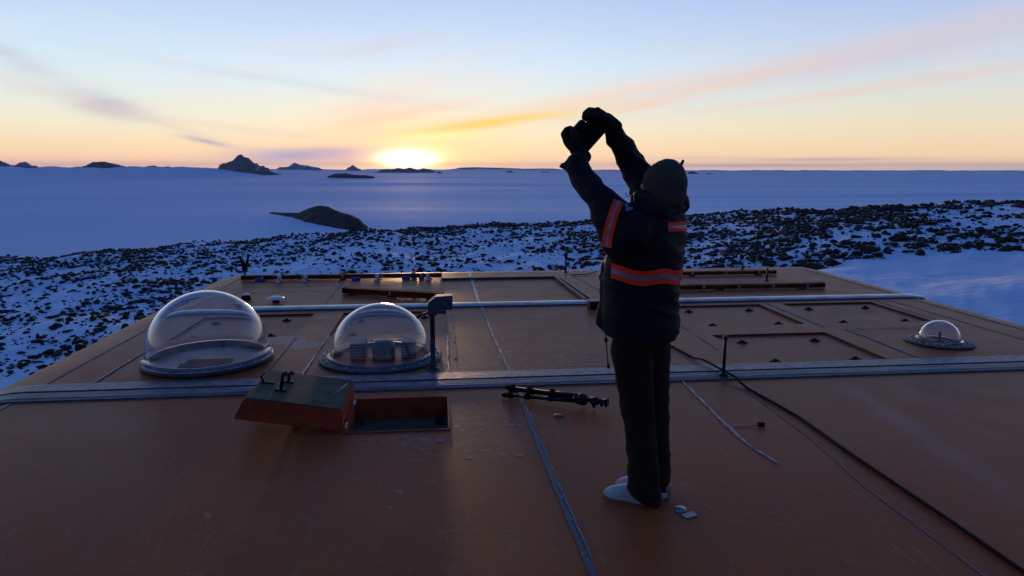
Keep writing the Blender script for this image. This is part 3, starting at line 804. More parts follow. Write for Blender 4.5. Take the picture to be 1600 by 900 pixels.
for k, (xx_, ya, yb, mt) in enumerate(((-1.47, 5.47, 6.84, 'seam'), (-1.155, 5.47, 6.84, 'seam_pale'), (0.035, 5.47, 6.84, 'seam_pale'), (0.11, 5.9, 8.1, 'seam_faint'), (-1.47, 8.4, 10.6, 'seam_faint'), (-2.74, 5.47, 6.6, 'seam_pale'), (4.21, 5.47, 6.6, 'seam'), (5.7, 5.47, 8.1, 'seam_faint'), (-0.02, 8.4, 10.5, 'seam_faint'), (2.55, 5.47, 8.1, 'seam_faint'))):
    strip('seam', [(xx_, ya), (xx_, yb)], 0.026, 0.004, M['sealant' if mt != 'seam_faint' else mt], jitter=0.6, seed=20+k, gap=-0.30)
    if mt != 'seam_faint': strip('seam', [(xx_+0.004, ya), (xx_+0.004, yb)], 0.013, 0.0085, M[mt], jitter=1.0, seed=120+k, gap=-0.05)
strip('seam', [(4.22, 6.60), (5.4, 6.60)], 0.022, 0.0085, M['sealant'], jitter=0.5, seed=40)
strip('seam', [(4.05, 6.75), (4.05, 8.1)], 0.05, 0.004, M['sealant'], jitter=0.4, seed=41)
strip('seam', [(5.5, 6.6), (5.5, 8.1)], 0.03, 0.004, M['sealant'], jitter=0.4, seed=42)
# the dark framed bay in the middle
def bar(name, p, q, w, h, mat, parent=bld, z=0.0):
    p, q = Vector((*p, z)), Vector((*q, z)); L = (q-p).length; a = math.atan2(q.y-p.y, q.x-p.x)
    mb = MB(); mb.box((p+q)/2+Vector((0, 0, h/2)), (L, w, h), Matrix.Rotation(a, 3, 'Z'), bevel=min(w, h)*0.15)
    return mb.build(name, mat, parent)
bar('frame_bar', (-0.01, 10.28), (1.76, 10.28), 0.06, 0.035, M['sealant'])
bar('frame_bar', (1.72, 10.24), (1.80, 8.36), 0.035, 0.045, M['sealant'])
bar('frame_bar', (1.80, 10.24), (1.90, 8.36), 0.03, 0.03, M['tape'])
strip('seam', [(2.02, 10.7), (2.25, 8.4)], 0.02, 0.004, M['seam_faint'], jitter=0.5, seed=50)
for k, (a, b, c) in enumerate(((3.2, 5.2, 9.7), (3.0, 5.0, 9.45), (3.5, 5.6, 8.7), (-2.8, -0.3, 9.9), (-2.9, -1.6, 9.45))):
    strip('seam', [(a, c), (b, c)], 0.022, 0.004, M['seam_faint' if k % 2 else 'sealant'], jitter=0.5, seed=60+k)
for k, (a, b, c) in enumerate(((3.5, 8.4, 9.0), (4.2, 8.4, 9.0), (2.9, 9.1, 10.2), (4.4, 9.15, 10.2))):
    strip('seam', [(a, b), (a+0.05, c)], 0.025, 0.004, M['sealant'], jitter=0.5, seed=70+k)
# hatch well
a, b, c, d = HATCH; mb = MB(); B = mb.bm; HD = 0.15
p = [B.verts.new(q) for q in ((a, c, 0), (b, c, 0), (b, d, 0), (a, d, 0))]; q = [B.verts.new((w.co.x, w.co.y, -HD)) for w in p]
for i in range(4): B.faces.new((p[i], p[(i+1) % 4], q[(i+1) % 4], q[i])).material_index = 0
B.faces.new(q).material_index = 1
well = mb.build('hatch_well', [M['red'], M['greyply']], bld)
mb = MB(); mb.tube([(a+0.05, c+0.5, -HD+0.01), (a+0.05, c+0.5, -HD+0.05), (a+0.05, c+0.56, -HD+0.05), (a+0.05, c+0.56, -HD+0.01)], 0.006, 8)
mb.box((b-0.06, c+0.5, -HD+0.03), (0.05, 0.05, 0.05)); mb.build('latch', M['blackmetal'], well)
mb = MB()
for (p1, d1) in (((a+b)/2, 0), ):
    t_ = 0.014
    mb.box(((a+b)/2, d+t_/2, 0.004), (b-a+2*t_, t_, 0.012)); mb.box(((a+b)/2, c-t_/2, 0.004), (b-a+2*t_, t_, 0.012)); mb.box((b+t_/2, (c+d)/2, 0.0045), (t_, d-c, 0.013)); mb.box((a-t_/2, (c+d)/2, 0.0045), (t_, d-c, 0.013))
mb.build('hatch_rim', M['red'], bld)
# stilts below
for sx_ in (-2.2, 1.5, 5.2):
    for sy_ in (-5, 1, 7.5):
        mb = MB(); mb.tube([(sx_, sy_, -7.2), (sx_, sy_, -3.7)], 0.2, 16); mb.build('leg', M['steel'], bld)

# hatch lid, flipped open on its hinge
lid = empty('hatch_lid', (-0.645, 4.53, 0.0), label='red box-shaped hatch lid flipped open, green-grey inner face up, beside its opening', cat='hatch lid')
LQ = Matrix.Rotation(R(9.5), 3, 'Y'); L0 = Vector((-0.012, 0, 0.012))
def LP(x_, y_, z_): return L0 + LQ @ Vector((x_, y_, z_))
def lidmesh():
    mb = MB(); B = mb.bm; w, dp, h = 0.63, 0.31, 0.135
    bot = [B.verts.new(LP(*q)) for q in ((-w-0.035, -dp-0.01, 0), (0, -dp-0.01, 0), (0, dp+0.01, 0), (-w-0.035, dp+0.01, 0))]
    topv = [B.verts.new(LP(*q)) for q in ((-w+0.01, -dp+0.0, h), (-0.012, -dp+0.0, h), (-0.012, dp, h), (-w+0.01, dp, h))]
    B.faces.new(bot[::-1])
    for i in range(4): B.faces.new((bot[i], bot[(i+1) % 4], topv[(i+1) % 4], topv[i]))
    B.faces.new(topv)
    bmesh.ops.bevel(B, geom=list(B.edges), offset=0.006, segments=2, affect='EDGES')
    return mb
lidmesh().build('shell', M['red'], lid)
mb = MB(); mb.box(LP(-0.315, 0, 0.139), (0.585, 0.60, 0.012), LQ, bevel=0.003); mb.build('inner_face', M['greyply'], lid)
for (hx, hy, hh) in ((-0.44, -0.10, 0.11), (-0.43, 0.08, 0.06)):
    mb = MB(); mb.tube([LP(hx, hy, 0.145), LP(hx, hy, 0.145+hh), LP(hx+0.01, hy+0.03, 0.150+hh), LP(hx+0.015, hy+0.05, 0.13+hh)], 0.011, 8)
    mb.box(LP(hx, hy, 0.15), (0.075, 0.035, 0.012), LQ, 0.003); mb.build('handle', M['blackmetal'], lid)
mb = MB(); mb.tube([LP(-0.58, 0.02, 0.15), LP(-0.60, 0.02, 0.18), LP(-0.585, 0.05, 0.20)], 0.008, 8); mb.box(LP(-0.55, 0.02, 0.15), (0.09, 0.03, 0.01), LQ); mb.build('latch', M['blackmetal'], lid)
mb = MB(); mb.tube([LP(-0.05, 0.20, 0.147), LP(-0.10, -0.05, 0.147)], 0.006, 6); mb.build('gasket', M['seam_pale'], lid)
for hy in (-0.22, 0.22):
    mb = MB(); mb.tube([(0.0, hy-0.05, 0.010), (0.0, hy+0.05, 0.010)], 0.012, 10); mb.build('hinge', M['steel'], lid)
mb = MB(); mb.box((-0.33, -0.05, 0.028), (0.05, 0.07, 0.056)); mb.build('prop_block', M['rust'], lid)

# ------------------------------------------------------------------ domes
def dome(loc, Rf, Rd, hc, fl_mat, label, kind, sk=0.0):
    t = empty('skylight_dome', loc, label=label, cat='dome skylight', group='clear dome skylights on the roof')
    n = 72
    mb = MB()
    Ri = Rd-0.03
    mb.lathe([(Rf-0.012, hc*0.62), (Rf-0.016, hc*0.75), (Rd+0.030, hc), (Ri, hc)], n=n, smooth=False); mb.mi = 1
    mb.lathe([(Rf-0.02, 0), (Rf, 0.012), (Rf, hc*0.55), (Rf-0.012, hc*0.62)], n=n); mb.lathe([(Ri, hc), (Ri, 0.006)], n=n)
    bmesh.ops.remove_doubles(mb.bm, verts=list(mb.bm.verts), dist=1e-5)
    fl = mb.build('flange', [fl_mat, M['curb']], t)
    nb = 24
    mb = MB(); mb.lathe([(0, 0.012), (0.007, 0.011), (0.009, 0)], (0, 0, 0), 8); b0 = mb.build('bolt', M['steel'], fl)
    for k in range(nb):
        a_ = 2*PI*k/nb; rr_ = (Rf+Rd+0.02)/2; b_ = b0 if k == 0 else b0.copy()
        if k: COL.objects.link(b_); b_.parent = fl
        b_.location = (rr_*math.cos(a_), rr_*math.sin(a_), hc*0.84)
    # thick clear hemisphere as a closed shell, with its foot lip
    th = 0.008; k = 26
    zc = hc
    prof = [(Rd+0.02, zc+0.002), (Rd+0.02, zc+0.010)] + ([(Rd+0.001, zc+0.011)] if sk else []) + [(Rd*math.cos(PI/2*i/k), zc+0.010+sk+Rd*math.sin(PI/2*i/k)) for i in range(0, k)] + [(0, zc+0.010+sk+Rd)]
    inner = [((Rd-th)*math.cos(PI/2*i/k), zc+0.002+sk+(Rd+0.008-th)*math.sin(PI/2*i/k)) for i in range(0, k)] + [(0, zc+0.010+sk+Rd-th)]
    if sk: inner = [(Rd-th, zc+0.002)] + inner
    mb = MB(); mb.lathe(prof + inner[::-1] + [(Rd+0.02, zc+0.002)], n=n)
    bmesh.ops.remove_doubles(mb.bm, verts=list(mb.bm.verts), dist=1e-5)
    sh = mb.build('clear_shell', M['acrylic'], t)
    mb = MB(); mb.lathe([(0, 0.006), (Ri-0.002, 0.006)], n=n); fo = mb.build('floor', M['interior'] if kind == 'empty' else M['roof'], t)
    if kind == 'empty':
        mb = MB(); mb.box((0.03, -0.13, 0.011), (0.40, 0.30, 0.009)); mb.build('opening', M['dark'], t)
    elif kind == 'instrument':
        for s_ in (-1, 1):
            mb = MB(); mb.box((0.22*s_+0.03, -0.02, 0.085), (0.13, 0.20, 0.15), bevel=0.008); bx_ = mb.build('equipment_box', M['darksteel'], t)
            mb = MB()
            for q in range(5): mb.box((0.22*s_+0.03, -0.122, 0.035+q*0.025), (0.10, 0.004, 0.006))
            mb.build('louvres', M['steel'], bx_)
        mb = MB(); mb.lathe([(0, 0.17), (0.05, 0.168), (0.085, 0.15), (0.085, 0.14), (0.10, 0.13), (0.10, 0.0), (0, 0)], (0.03, -0.07, 0.007), 36); dr = mb.build('instrument_drum', M['darksteel'], t)
        mb = MB(); mb.lathe([(0.045, 0), (0.05, 0.012), (0.03, 0.012), (0, 0.006)], (0.03, -0.171, 0.085), 24, Vector((0, -1, 0))); mb.build('port', M['lensglass'], dr)
    else:
        mb = MB(); mb.lathe([(0, 0.10), (0.012, 0.095), (0.012, 0.02), (0.05, 0.015), (0.05, 0)], (0, 0, 0.007), 16); mb.build('sensor', M['blackmetal'], t)
    return t
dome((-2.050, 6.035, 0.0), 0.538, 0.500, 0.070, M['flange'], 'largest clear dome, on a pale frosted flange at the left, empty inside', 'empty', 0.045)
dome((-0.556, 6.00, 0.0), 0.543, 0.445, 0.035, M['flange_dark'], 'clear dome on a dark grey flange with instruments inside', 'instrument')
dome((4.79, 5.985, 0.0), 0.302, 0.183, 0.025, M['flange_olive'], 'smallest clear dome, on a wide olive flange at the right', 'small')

# ------------------------------------------------------------------ poles, posts and beams
t = empty('floodlight_pole', (-0.089, 5.58, 0), label='dark blue-grey steel pole with tilted box head beside the instrument dome', cat='pole')
mb = MB(); mb.box((0, 0, 0.27), (0.042, 0.042, 0.54), bevel=0.004); pl = mb.build('pole', M['darksteel'], t)
mb = MB(); mb.lathe([(0, 0.012), (0.055, 0.012), (0.058, 0)], n=20)
for k in range(4): mb.lathe([(0, 0.024), (0.008, 0.024), (0.008, 0.012)], (0.04*math.cos(k*PI/2+0.7), 0.04*math.sin(k*PI/2+0.7), 0), 8)
mb.build('base_plate', M['darksteel'], t)
mb = MB(); B = mb.bm
pr = [(-0.035, 0.47), (-0.032, 0.575), (0.035, 0.630), (0.170, 0.635), (0.168, 0.520), (0.06, 0.515), (0.03, 0.47)]
f1 = [B.verts.new((p[0], -0.05, p[1])) for p in pr]; f2 = [B.verts.new((p[0], 0.06, p[1])) for p in pr]
B.faces.new(f1[::-1]); B.faces.new(f2)
for i in range(len(pr)): B.faces.new((f1[i], f1[(i+1) % len(pr)], f2[(i+1) % len(pr)], f2[i]))
bmesh.ops.bevel(B, geom=list(B.edges), offset=0.004, segments=2, affect='EDGES')
mb.build('head', M['darksteel'], t)
mb = MB(); mb.tube([(-0.02, 0, 0.49), (-0.09, -0.02, 0.475), (-0.13, -0.03, 0.452)], [0.009, 0.009, 0.014], 10); mb.build('side_arm', M['blackmetal'], t)
mb = MB(); mb.tube([(0.0, -0.028, 0.28), (0.0, -0.028, 0.50)], 0.006, 8); mb.build('cable', M['black'], pl)

def post(loc, h, label, kind):
    t = empty('post', loc, label=label, cat='post', group='short posts on the roof')
    mb = MB(); mb.tube([(0, 0, 0), (0, 0, h)], 0.013, 10); mb.build('shaft', M['blackmetal'], t)
    mb = MB(); mb.lathe([(0, 0.012), (0.035, 0.010), (0.04, 0)], n=16); mb.build('base', M['blackmetal'], t)
    if kind == 'fork':
        mb = MB(); mb.tube([(-0.06, 0, h+0.09), (-0.03, 0, h-0.02), (0, 0, h-0.06)], 0.018, 8); mb.tube([(0.07, 0, h+0.11), (0.045, 0, h-0.01), (0, 0, h-0.09)], 0.018, 8); mb.box((0, 0, h-0.1), (0.075, 0.06, 0.11), bevel=0.01); mb.build('fork', M['black'], t)
    if kind == 'cap':
        mb = MB(); mb.box((0, 0, h-0.03), (0.05, 0.04, 0.1), bevel=0.008); mb.box((-0.03, 0, h-0.02), (0.05, 0.02, 0.02)); mb.build('cap', M['black'], t)
    if kind == 'eye':
        mb = MB(); mb.lathe([(0, 0.03), (0.02, 0.028), (0.02, 0)], (0, 0, h-0.02), 10); mb.build('cap', M['blackmetal'], t)
    return t
post((2.25, 5.12, 0.018), 0.315, 'thin upright rod standing on the front blue-grey joint cover', 'eye')
post((-3.06, 10.9, 0), 0.24, 'forked black post at the far left corner of the roof', 'fork')
post((2.01, 10.9, 0), 0.30, 'slim black capped post at the far edge behind the person', 'cap')
post((4.86, 9.70, 0), 0.20, 'slim bare post rising between the two far right beams', 'none')
post((5.0, 10.85, 0), 0.10, 'short bare post at the far edge behind the right beams', 'none')

def beam(p, q, h, w, label, mats=M['rust'], brk=4, zb=0.0, zb2=None):
    p, q = Vector((*p, zb)), Vector((*q, zb if zb2 is None else zb2)); L = (q-p).length; mid = (p+q)/2
    ang = math.atan2(q.y-p.y, q.x-p.x)
    t = empty('beam', (mid.x, mid.y, 0), ang, label=label, cat='beam', group='steel beams lying on the far roof')
    # C section
    mb = MB(); s = 0.008
    mb.box((0, w/2-s/2, h/2+0.012), (L, s, h)); mb.box((0, -s/2, h+0.012-s/2), (L, w-s, s)); mb.box((0, -s/2-0.001, 0.012+s/2), (L, w-s-0.002, s))
    mb.build('channel', mats, t)
    for sx_ in (-1, 1):
        mb = MB(); mb.box((sx_*(L/2+0.006), 0, h/2+0.013), (0.012, w+0.01, h+0.008)); mb.build('end_plate', M['blackmetal'], t)
    for k in range(brk):
        fx = -L/2 + L*(k+0.5)/brk
        mb = MB(); mb.box((fx, -w/2-0.004, h*0.5+0.012), (0.035, 0.008, 0.05)); mb.lathe([(0, 0.012), (0.014, 0.01), (0.016, 0)], (fx, -w/2-0.008, h*0.5+0.012), 8, Vector((0, -1, 0))); mb.build('clamp', M['steel'], t)
    for k in (-0.4, 0, 0.4):
        mb = MB(); mb.box((k*L, 0, 0.006), (0.08, w+0.02, 0.012)); mb.build('shim', M['black'], t)
    return t
beam((-3.0, 10.55), (-0.02, 10.50), 0.062, 0.08, 'long low rusty beam at the far left edge of the roof, behind the domes', brk=5)
b2 = beam((-1.31, 9.25), (-0.02, 8.72), 0.075, 0.11, 'rusty brown beam lying askew just beyond the instrument dome', brk=1)
beam((2.55, 10.30), (5.28, 10.30), 0.055, 0.08, 'farther of the two dark red beams at the far right', brk=5)
beam((2.35, 9.06), (5.36, 9.04), 0.062, 0.10, 'nearer of the two dark red beams at the far right, with black end cap', brk=6)

# bits and pieces clipped along the far left beam
k = 0
for (bx_, by_, sort, lab) in ((-2.72, 10.42, 'blue', 'small blue clamp at the left end of the far left beam'), (-2.05, 10.42, 'white', 'white bracket third from the left end of the far left beam'), (-2.42, 10.36, 'white', 'white bracket close to the left end of the far left beam'),
                              (-1.30, 10.40, 'blue', 'small blue clamp at the middle of the far left beam'), (-0.98, 10.38, 'white', 'white bracket right of the middle of the far left beam'), (-0.55, 10.42, 'blue', 'small blue clamp near the right end of the far left beam'), (-0.22, 10.36, 'white', 'white bracket at the right end of the far left beam')):
    t = empty('clamp', (bx_, by_, 0), label=lab, cat='clamp', group='clamps along the far left beam')
    mb = MB(); mt = M['bluecloth'] if sort == 'blue' else M['white']
    if sort == 'blue': mb.box((0, 0, 0.022), (0.13, 0.06, 0.045), bevel=0.01)
    else: mb.box((0, 0, 0.05), (0.055, 0.04, 0.10), bevel=0.01); mb.lathe([(0, 0.02), (0.045, 0.018), (0.05, 0)], n=14)
    mb.build('body', mt, t)
    mb = MB(); mb.tube([(0.0, -0.02, 0.04), (0.03, -0.06, 0.025), (0.07, -0.07, 0.012)], 0.008, 6); mb.build('lever', M['blackmetal'], t)
t = empty('warning_lamp', (-0.45, 10.75, 0), label='small pale fitting with orange dot behind the far left beam', cat='fitting')
mb = MB(); mb.lathe([(0, 0.07), (0.03, 0.065), (0.035, 0.03), (0.05, 0.02), (0.05, 0)], n=16); mb.build('body', M['white'], t)
mb = MB(); mb.lathe([(0, 0.12), (0.02, 0.115), (0.024, 0.07), (0, 0.07)], n=12); mb.build('cap', M['orange'], t)
t = empty('vent_cap', (-2.10, 8.75, 0), label='small white mushroom vent cap between the left dome and the skewed beam', cat='vent')
mb = MB(); mb.lathe([(0, 0.075), (0.06, 0.070), (0.105, 0.052), (0.11, 0.042), (0.04, 0.04)], n=24); mb.build('cap', M['white'], t)
mb = MB(); mb.lathe([(0.045, 0.045), (0.045, 0)], n=16); mb.build('stem', M['blackmetal'], t)
t = empty('vent_cap', (-2.52, 8.95, 0), label='small dark fitting with pale top just behind the largest dome', cat='vent')
mb = MB(); mb.lathe([(0.05, 0.06), (0.06, 0.02), (0.06, 0)], n=16); mb.build('stem', M['black'], t)
mb = MB(); mb.lathe([(0, 0.085), (0.035, 0.082), (0.05, 0.06), (0, 0.058)], n=16); mb.build('cap', M['white'], t)
t = empty('junction_box', (1.87, 7.95, 0), label='dark small junction box behind the person beside the second joint cover', cat='junction box')
mb = MB(); mb.box((0, 0, 0.045), (0.24, 0.16, 0.09), bevel=0.01); mb.build('body', M['black'], t)
mb = MB(); mb.box((0, 0, 0.096), (0.25, 0.17, 0.010), bevel=0.003); mb.build('cover', M['darksteel'], t)
t = empty('antenna_rod', (2.05, 10.55, 0), label='thin bent rod lying near the slim post at the far edge', cat='rod')
mb = MB(); mb.tube([(0, 0, 0.01), (0.25, -0.05, 0.02), (0.42, 0.1, 0.05)], 0.008, 6); mb.build('rod', M['blackmetal'], t)

# cable across the right foreground
mb = MB()
pts = []
ctrl = [(1.95, 7.6), (2.0, 7.0), (2.14, 6.13), (2.27, 5.14), (2.38, 4.16), (2.372, 3.5), (2.378, 3.16), (2.385, 2.36), (2.40, 1.2), (2.42, 0.4)]
for (p_, q_) in zip(ctrl, ctrl[1:]):
    for i in range(12):
        f = i/12; xx_, yy_ = p_[0]*(1-f)+q_[0]*f, p_[1]*(1-f)+q_[1]*f
        zz_ = 0.010 + (0.032 if 4.98 < yy_ < 5.52 else 0.0) + 0.002*noise.noise(Vector((xx_, yy_*3, 0)))
        if 4.85 < yy_ < 4.98: zz_ += 0.032*(yy_-4.85)/0.13
        if 5.52 < yy_ < 5.65: zz_ += 0.032*(5.65-yy_)/0.13
        pts.append((xx_+0.004*noise.noise(Vector((yy_*2, 4, 0))), yy_, zz_))
mb.tube(pts, 0.0095, 8)
tag(mb.build('cable', M['black']), 'black cable running across the roof to the lower right corner', 'cable')

# small discs and marks
def disc(loc, r, h, mat, label, plate=False):
    t = empty('plug', (*loc, 0), label=label, cat='plug', group='round plugs in the roof')
    mb = MB(); mb.lathe([(0, h), (r*0.85, h), (r, h*0.6), (r, 0)], n=28); b_ = mb.build('cap', mat, t)
    if plate:
        mb = MB(); mb.box((0.025, -0.055, 0.003), (0.07, 0.045, 0.005), Matrix.Rotation(0.3, 3, 'Z')); mb.build('plate', M['steel'], t)
        mb = MB(); mb.lathe([(0.012, 0.004), (0.012, h+0.004), (0, h+0.004)], n=12); mb.build('screw', M['steel'], t)
disc((0.773, 4.381), 0.036, 0.008, M['flange_dark'], 'flat dark plug below the tripod')
disc((1.150, 3.03), 0.030, 0.012, M['steel'], 'grey metal plug with small plate at the right of the slippers', True)
t = empty('cable_end', (2.06, 4.06, 0), label='small black block with thin lead between the taped line and the cable', cat='connector')
mb = MB(); mb.box((0, 0, 0.013), (0.042, 0.022, 0.026), bevel=0.004); mb.build('block', M['black'], t)
mb = MB(); mb.tube([(-0.02, 0, 0.008), (-0.1, 0.003, 0.005), (-0.19, -0.003, 0.005)], 0.003, 6); mb.build('lead', M['seam'], t)
def patch_mesh(loc, w, h, seed):
    mb = MB(); rs = random.Random(seed); B = mb.bm
    vs = [B.verts.new((loc[0]+w*math.cos(a_)*rs.uniform(0.7, 1.1), loc[1]+h*math.sin(a_)*rs.uniform(0.7, 1.1), 0.004)) for a_ in [2*PI*i/10 for i in range(10)]]
    B.faces.new(vs); return mb.build('stain', M['seam_stain'], bld)
M['seam_stain'] = material('bluish_stain', (0.13, 0.12, 0.16), 0.5, var=0.4, vscale=30)
for i, (px_, py_, w_) in enumerate(((0.137, 3.753, 0.022), (0.437, 4.227, 0.02), (0.434, 3.759, 0.02), (-0.034, 4.019, 0.022), (0.08, 4.25, 0.022))): patch_mesh((px_, py_), w_, 0.02, i)

# ------------------------------------------------------------------ folded tripod on the roof
t = empty('tripod', (0.80, 4.72, 0), label='folded black camera tripod lying on the roof left of the person', cat='tripod')
TA = Vector((0.475, 4.83, 0.045)) - t.location; TB = Vector((0.955, 4.555, 0.055)) - t.location
tdir = (TB-TA).normalized(); tsid = Vector((-tdir.y, tdir.x, 0)).normalized()
for k, (so_, zo) in enumerate(((0.045, 0.0), (-0.045, -0.01), (0.0, 0.035))):
    mb = MB(); p0 = TA + tsid*so_*1.15 + Vector((0, 0, zo-0.012)); p1 = TB + tsid*so_*0.6 + Vector((0, 0, zo*0.6))
    seg = [p0.lerp(p1, f) for f in (0, 0.30, 0.30001, 0.62, 0.62001, 1.0)]
    mb.tube(seg, [0.010, 0.010, 0.0125, 0.0125, 0.0155, 0.0155], 10)
    lg = mb.build('leg', M['blackmetal'], t)
    for f in (0.06, 0.30, 0.62):
        mb = MB(); c_ = p0.lerp(p1, f); mb.tube([c_-tdir*0.022, c_-tdir*0.018, c_+tdir*0.018, c_+tdir*0.022], [0.013, 0.020, 0.020, 0.013], 10); mb.box(c_+Vector((0, 0, 0.018))+tsid*0.008, (0.035, 0.018, 0.014), Matrix.Rotation(math.atan2(tdir.y, tdir.x), 3, 'Z'), 0.003); mb.build('leg_lock', M['black'], lg)
    mb = MB(); mb.tube([p0-tdir*0.03, p0-tdir*0.022, p0, p0+tdir*0.01], [0.010, 0.017, 0.018, 0.012], 10); mb.build('rubber_foot', M['black'], lg)
mb = MB(); mb.tube([TB-tdir*0.03, TB, TB+tdir*0.02, TB+tdir*0.05, TB+tdir*0.055], [0.025, 0.042, 0.045, 0.035, 0.02], 14)
for s_ in (-1, 1): mb.box(TB+tsid*0.035*s_+tdir*0.01, (0.05, 0.03, 0.05), Matrix.Rotation(math.atan2(tdir.y, tdir.x), 3, 'Z'), 0.005)
mb.build('shoulder', M['blackmetal'], t)
mb = MB(); c_ = TB+tdir*0.11
mb.tube([TB+tdir*0.05, c_-tdir*0.03, c_-tdir*0.028, c_+tdir*0.02, c_+tdir*0.03, c_+tdir*0.055, c_+tdir*0.065], [0.014, 0.014, 0.026, 0.028, 0.018, 0.018, 0.012], 12)
mb.tube([c_+tdir*0.06+tsid*0.04, c_+tdir*0.06-tsid*0.045-Vector((0, 0, 0.01))], [0.014, 0.012], 10)
mb.tube([c_, c_-tsid*0.045+Vector((0, 0, -0.01))], [0.010, 0.013], 8)
mb.tube([c_-tdir*0.005, c_-tsid*0.02+Vector((0, 0, -0.045))], [0.009, 0.012], 8); hd = mb.build('head', M['blackmetal'], t)
mb = MB(); c2_ = c_+tdir*0.085; mb.box(c2_, (0.018, 0.06, 0.055), Matrix.Rotation(math.atan2(tdir.y, tdir.x), 3, 'Z'), 0.003); mb.build('mount_plate', M['blackmetal'], hd)
mb = MB(); mb.tube([TB-tdir*0.045, TB-tdir*0.035], [0.030, 0.030], 14); mb.build('collar', M['steel'], t)

# ------------------------------------------------------------------ the person
def blob(prims, voxel=0.009, smooth=8, name='b'):
    """union of tapered capsules and ellipsoids grown into one continuous skin"""
    bm = bmesh.new()
    for pr in prims:
        if pr[0] == 'c':
            _, p0, p1, r0, r1 = pr
            p0, p1 = Vector(p0), Vector(p1); d = p1-p0; L = d.length; q = d.to_track_quat('Z', 'Y').to_matrix() if L > 1e-6 else Matrix.Identity(3)
            prof = [(0, -r0)] + [(r0*math.cos(a_), -r0*math.sin(a_)) for a_ in (1.2, 0.8, 0.4)] + [(r0, 0)] + [(r0*(1-f)+r1*f, L*f) for f in (0.33, 0.66)] + [(r1, L)] + [(r1*math.cos(a_), L+r1*math.sin(a_)) for a_ in (0.4, 0.8, 1.2)] + [(0, L+r1)]
            n_ = 16; rings = []
            for (r_, z_) in prof:
                rings.append([bm.verts.new(p0 + q @ Vector((0, 0, z_)))] if r_ < 1e-7 else [bm.verts.new(p0 + q @ Vector((r_*math.cos(2*PI*k/n_), r_*math.sin(2*PI*k/n_), z_))) for k in range(n_)])
            for A_r, B_r in zip(rings, rings[1:]):
                for k in range(n_):
                    k2 = (k+1) % n_
                    if len(A_r) == 1: bm.faces.new((A_r[0], B_r[k2], B_r[k]))
                    elif len(B_r) == 1: bm.faces.new((A_r[k], A_r[k2], B_r[0]))
                    else: bm.faces.new((A_r[k], A_r[k2], B_r[k2], B_r[k]))
        elif pr[0] == 'e':
            _, c_, rad3, mat3 = pr
            mm = Matrix.Translation(Vector(c_)) @ (mat3.to_4x4() if mat3 else Matrix()) @ Matrix.Diagonal((*rad3, 1))
            bmesh.ops.create_icosphere(bm, subdivisions=3, radius=1, matrix=mm)
        elif pr[0] == 'l':                      # loft of ellipses: (centre, half width, half depth), axis direction
            _, secs, wdir, ddir = pr
            n_ = 36; rings = [[bm.verts.new(Vector(c_) + wdir*(hw*math.cos(2*PI*k/n_)) + ddir*(hd*math.sin(2*PI*k/n_))) for k in range(n_)] for c_, hw, hd in secs]
            for A_r, B_r in zip(rings, rings[1:]):
                for k in range(n_): bm.faces.new((A_r[k], A_r[(k+1) % n_], B_r[(k+1) % n_], B_r[k]))
            bm.faces.new(rings[0][::-1]); bm.faces.new(rings[-1])
    bmesh.ops.recalc_face_normals(bm, faces=list(bm.faces))
    me = bpy.data.meshes.new(name); bm.to_mesh(me); bm.free()
    o_ = bpy.data.objects.new(name, me); COL.objects.link(o_)
    rm = o_.modifiers.new('r', 'REMESH'); rm.mode = 'VOXEL'; rm.voxel_size = voxel; rm.use_smooth_shade = True
    sm = o_.modifiers.new('s', 'SMOOTH'); sm.iterations = smooth; sm.factor = 0.5
    dg = bpy.context.evaluated_depsgraph_get(); dg.update()
    res = bpy.data.meshes.new_from_object(o_.evaluated_get(dg), depsgraph=dg)
    bpy.data.objects.remove(o_); bpy.data.meshes.remove(me)
    res.name = name
    return res
def displace(me, fn):
    ns_ = [v.normal.copy() for v in me.vertices]
    for v, n_ in zip(me.vertices, ns_): v.co += n_*fn(v.co, n_)
    me.update()

TH = R(48)                                           # facing direction, left of straight away
FACE = (RGT*(-math.sin(TH)) + FH*math.cos(TH)).normalized()
SIDE = (RGT*math.cos(TH) + FH*math.sin(TH)).normalized()   # towards the person's right
def A(a, d, z): return ADZ(a, d, z)
# skeleton
sh_l, el_l, wr_l = P(988, 366, 3.10), P(940, 315, 3.18), P(900, 256, 3.34)
sh_r, el_r, wr_r = A(0.73, 0.13, 1.42), P(992, 262, 3.52), P(957, 203, 3.45)
camC = P(920, 209, 3.44)
e1 = (RGT*0.665 + ZUP*0.74 + FH*0.06).normalized()
e3 = (FH*0.97 - RGT*0.22 + ZUP*0.02); e3 = (e3 - e1*e3.dot(e1)).normalized()   # lens direction, to the sun
e2 = e3.cross(e1).normalized()
if e2.dot(RGT) > 0: e2 = -e2
hipc = A(0.635, 0.01, 0.92)
kn_l, an_l = A(0.628, -0.02, 0.45), A(0.678, -0.045, 0.085)
kn_r, an_r = A(0.735, 0.10, 0.45), A(0.768, 0.065, 0.085)
head_c = A(0.702, -0.005, 1.585)
LOOK = ((camC - head_c).normalized() + FH*0.9).normalized()

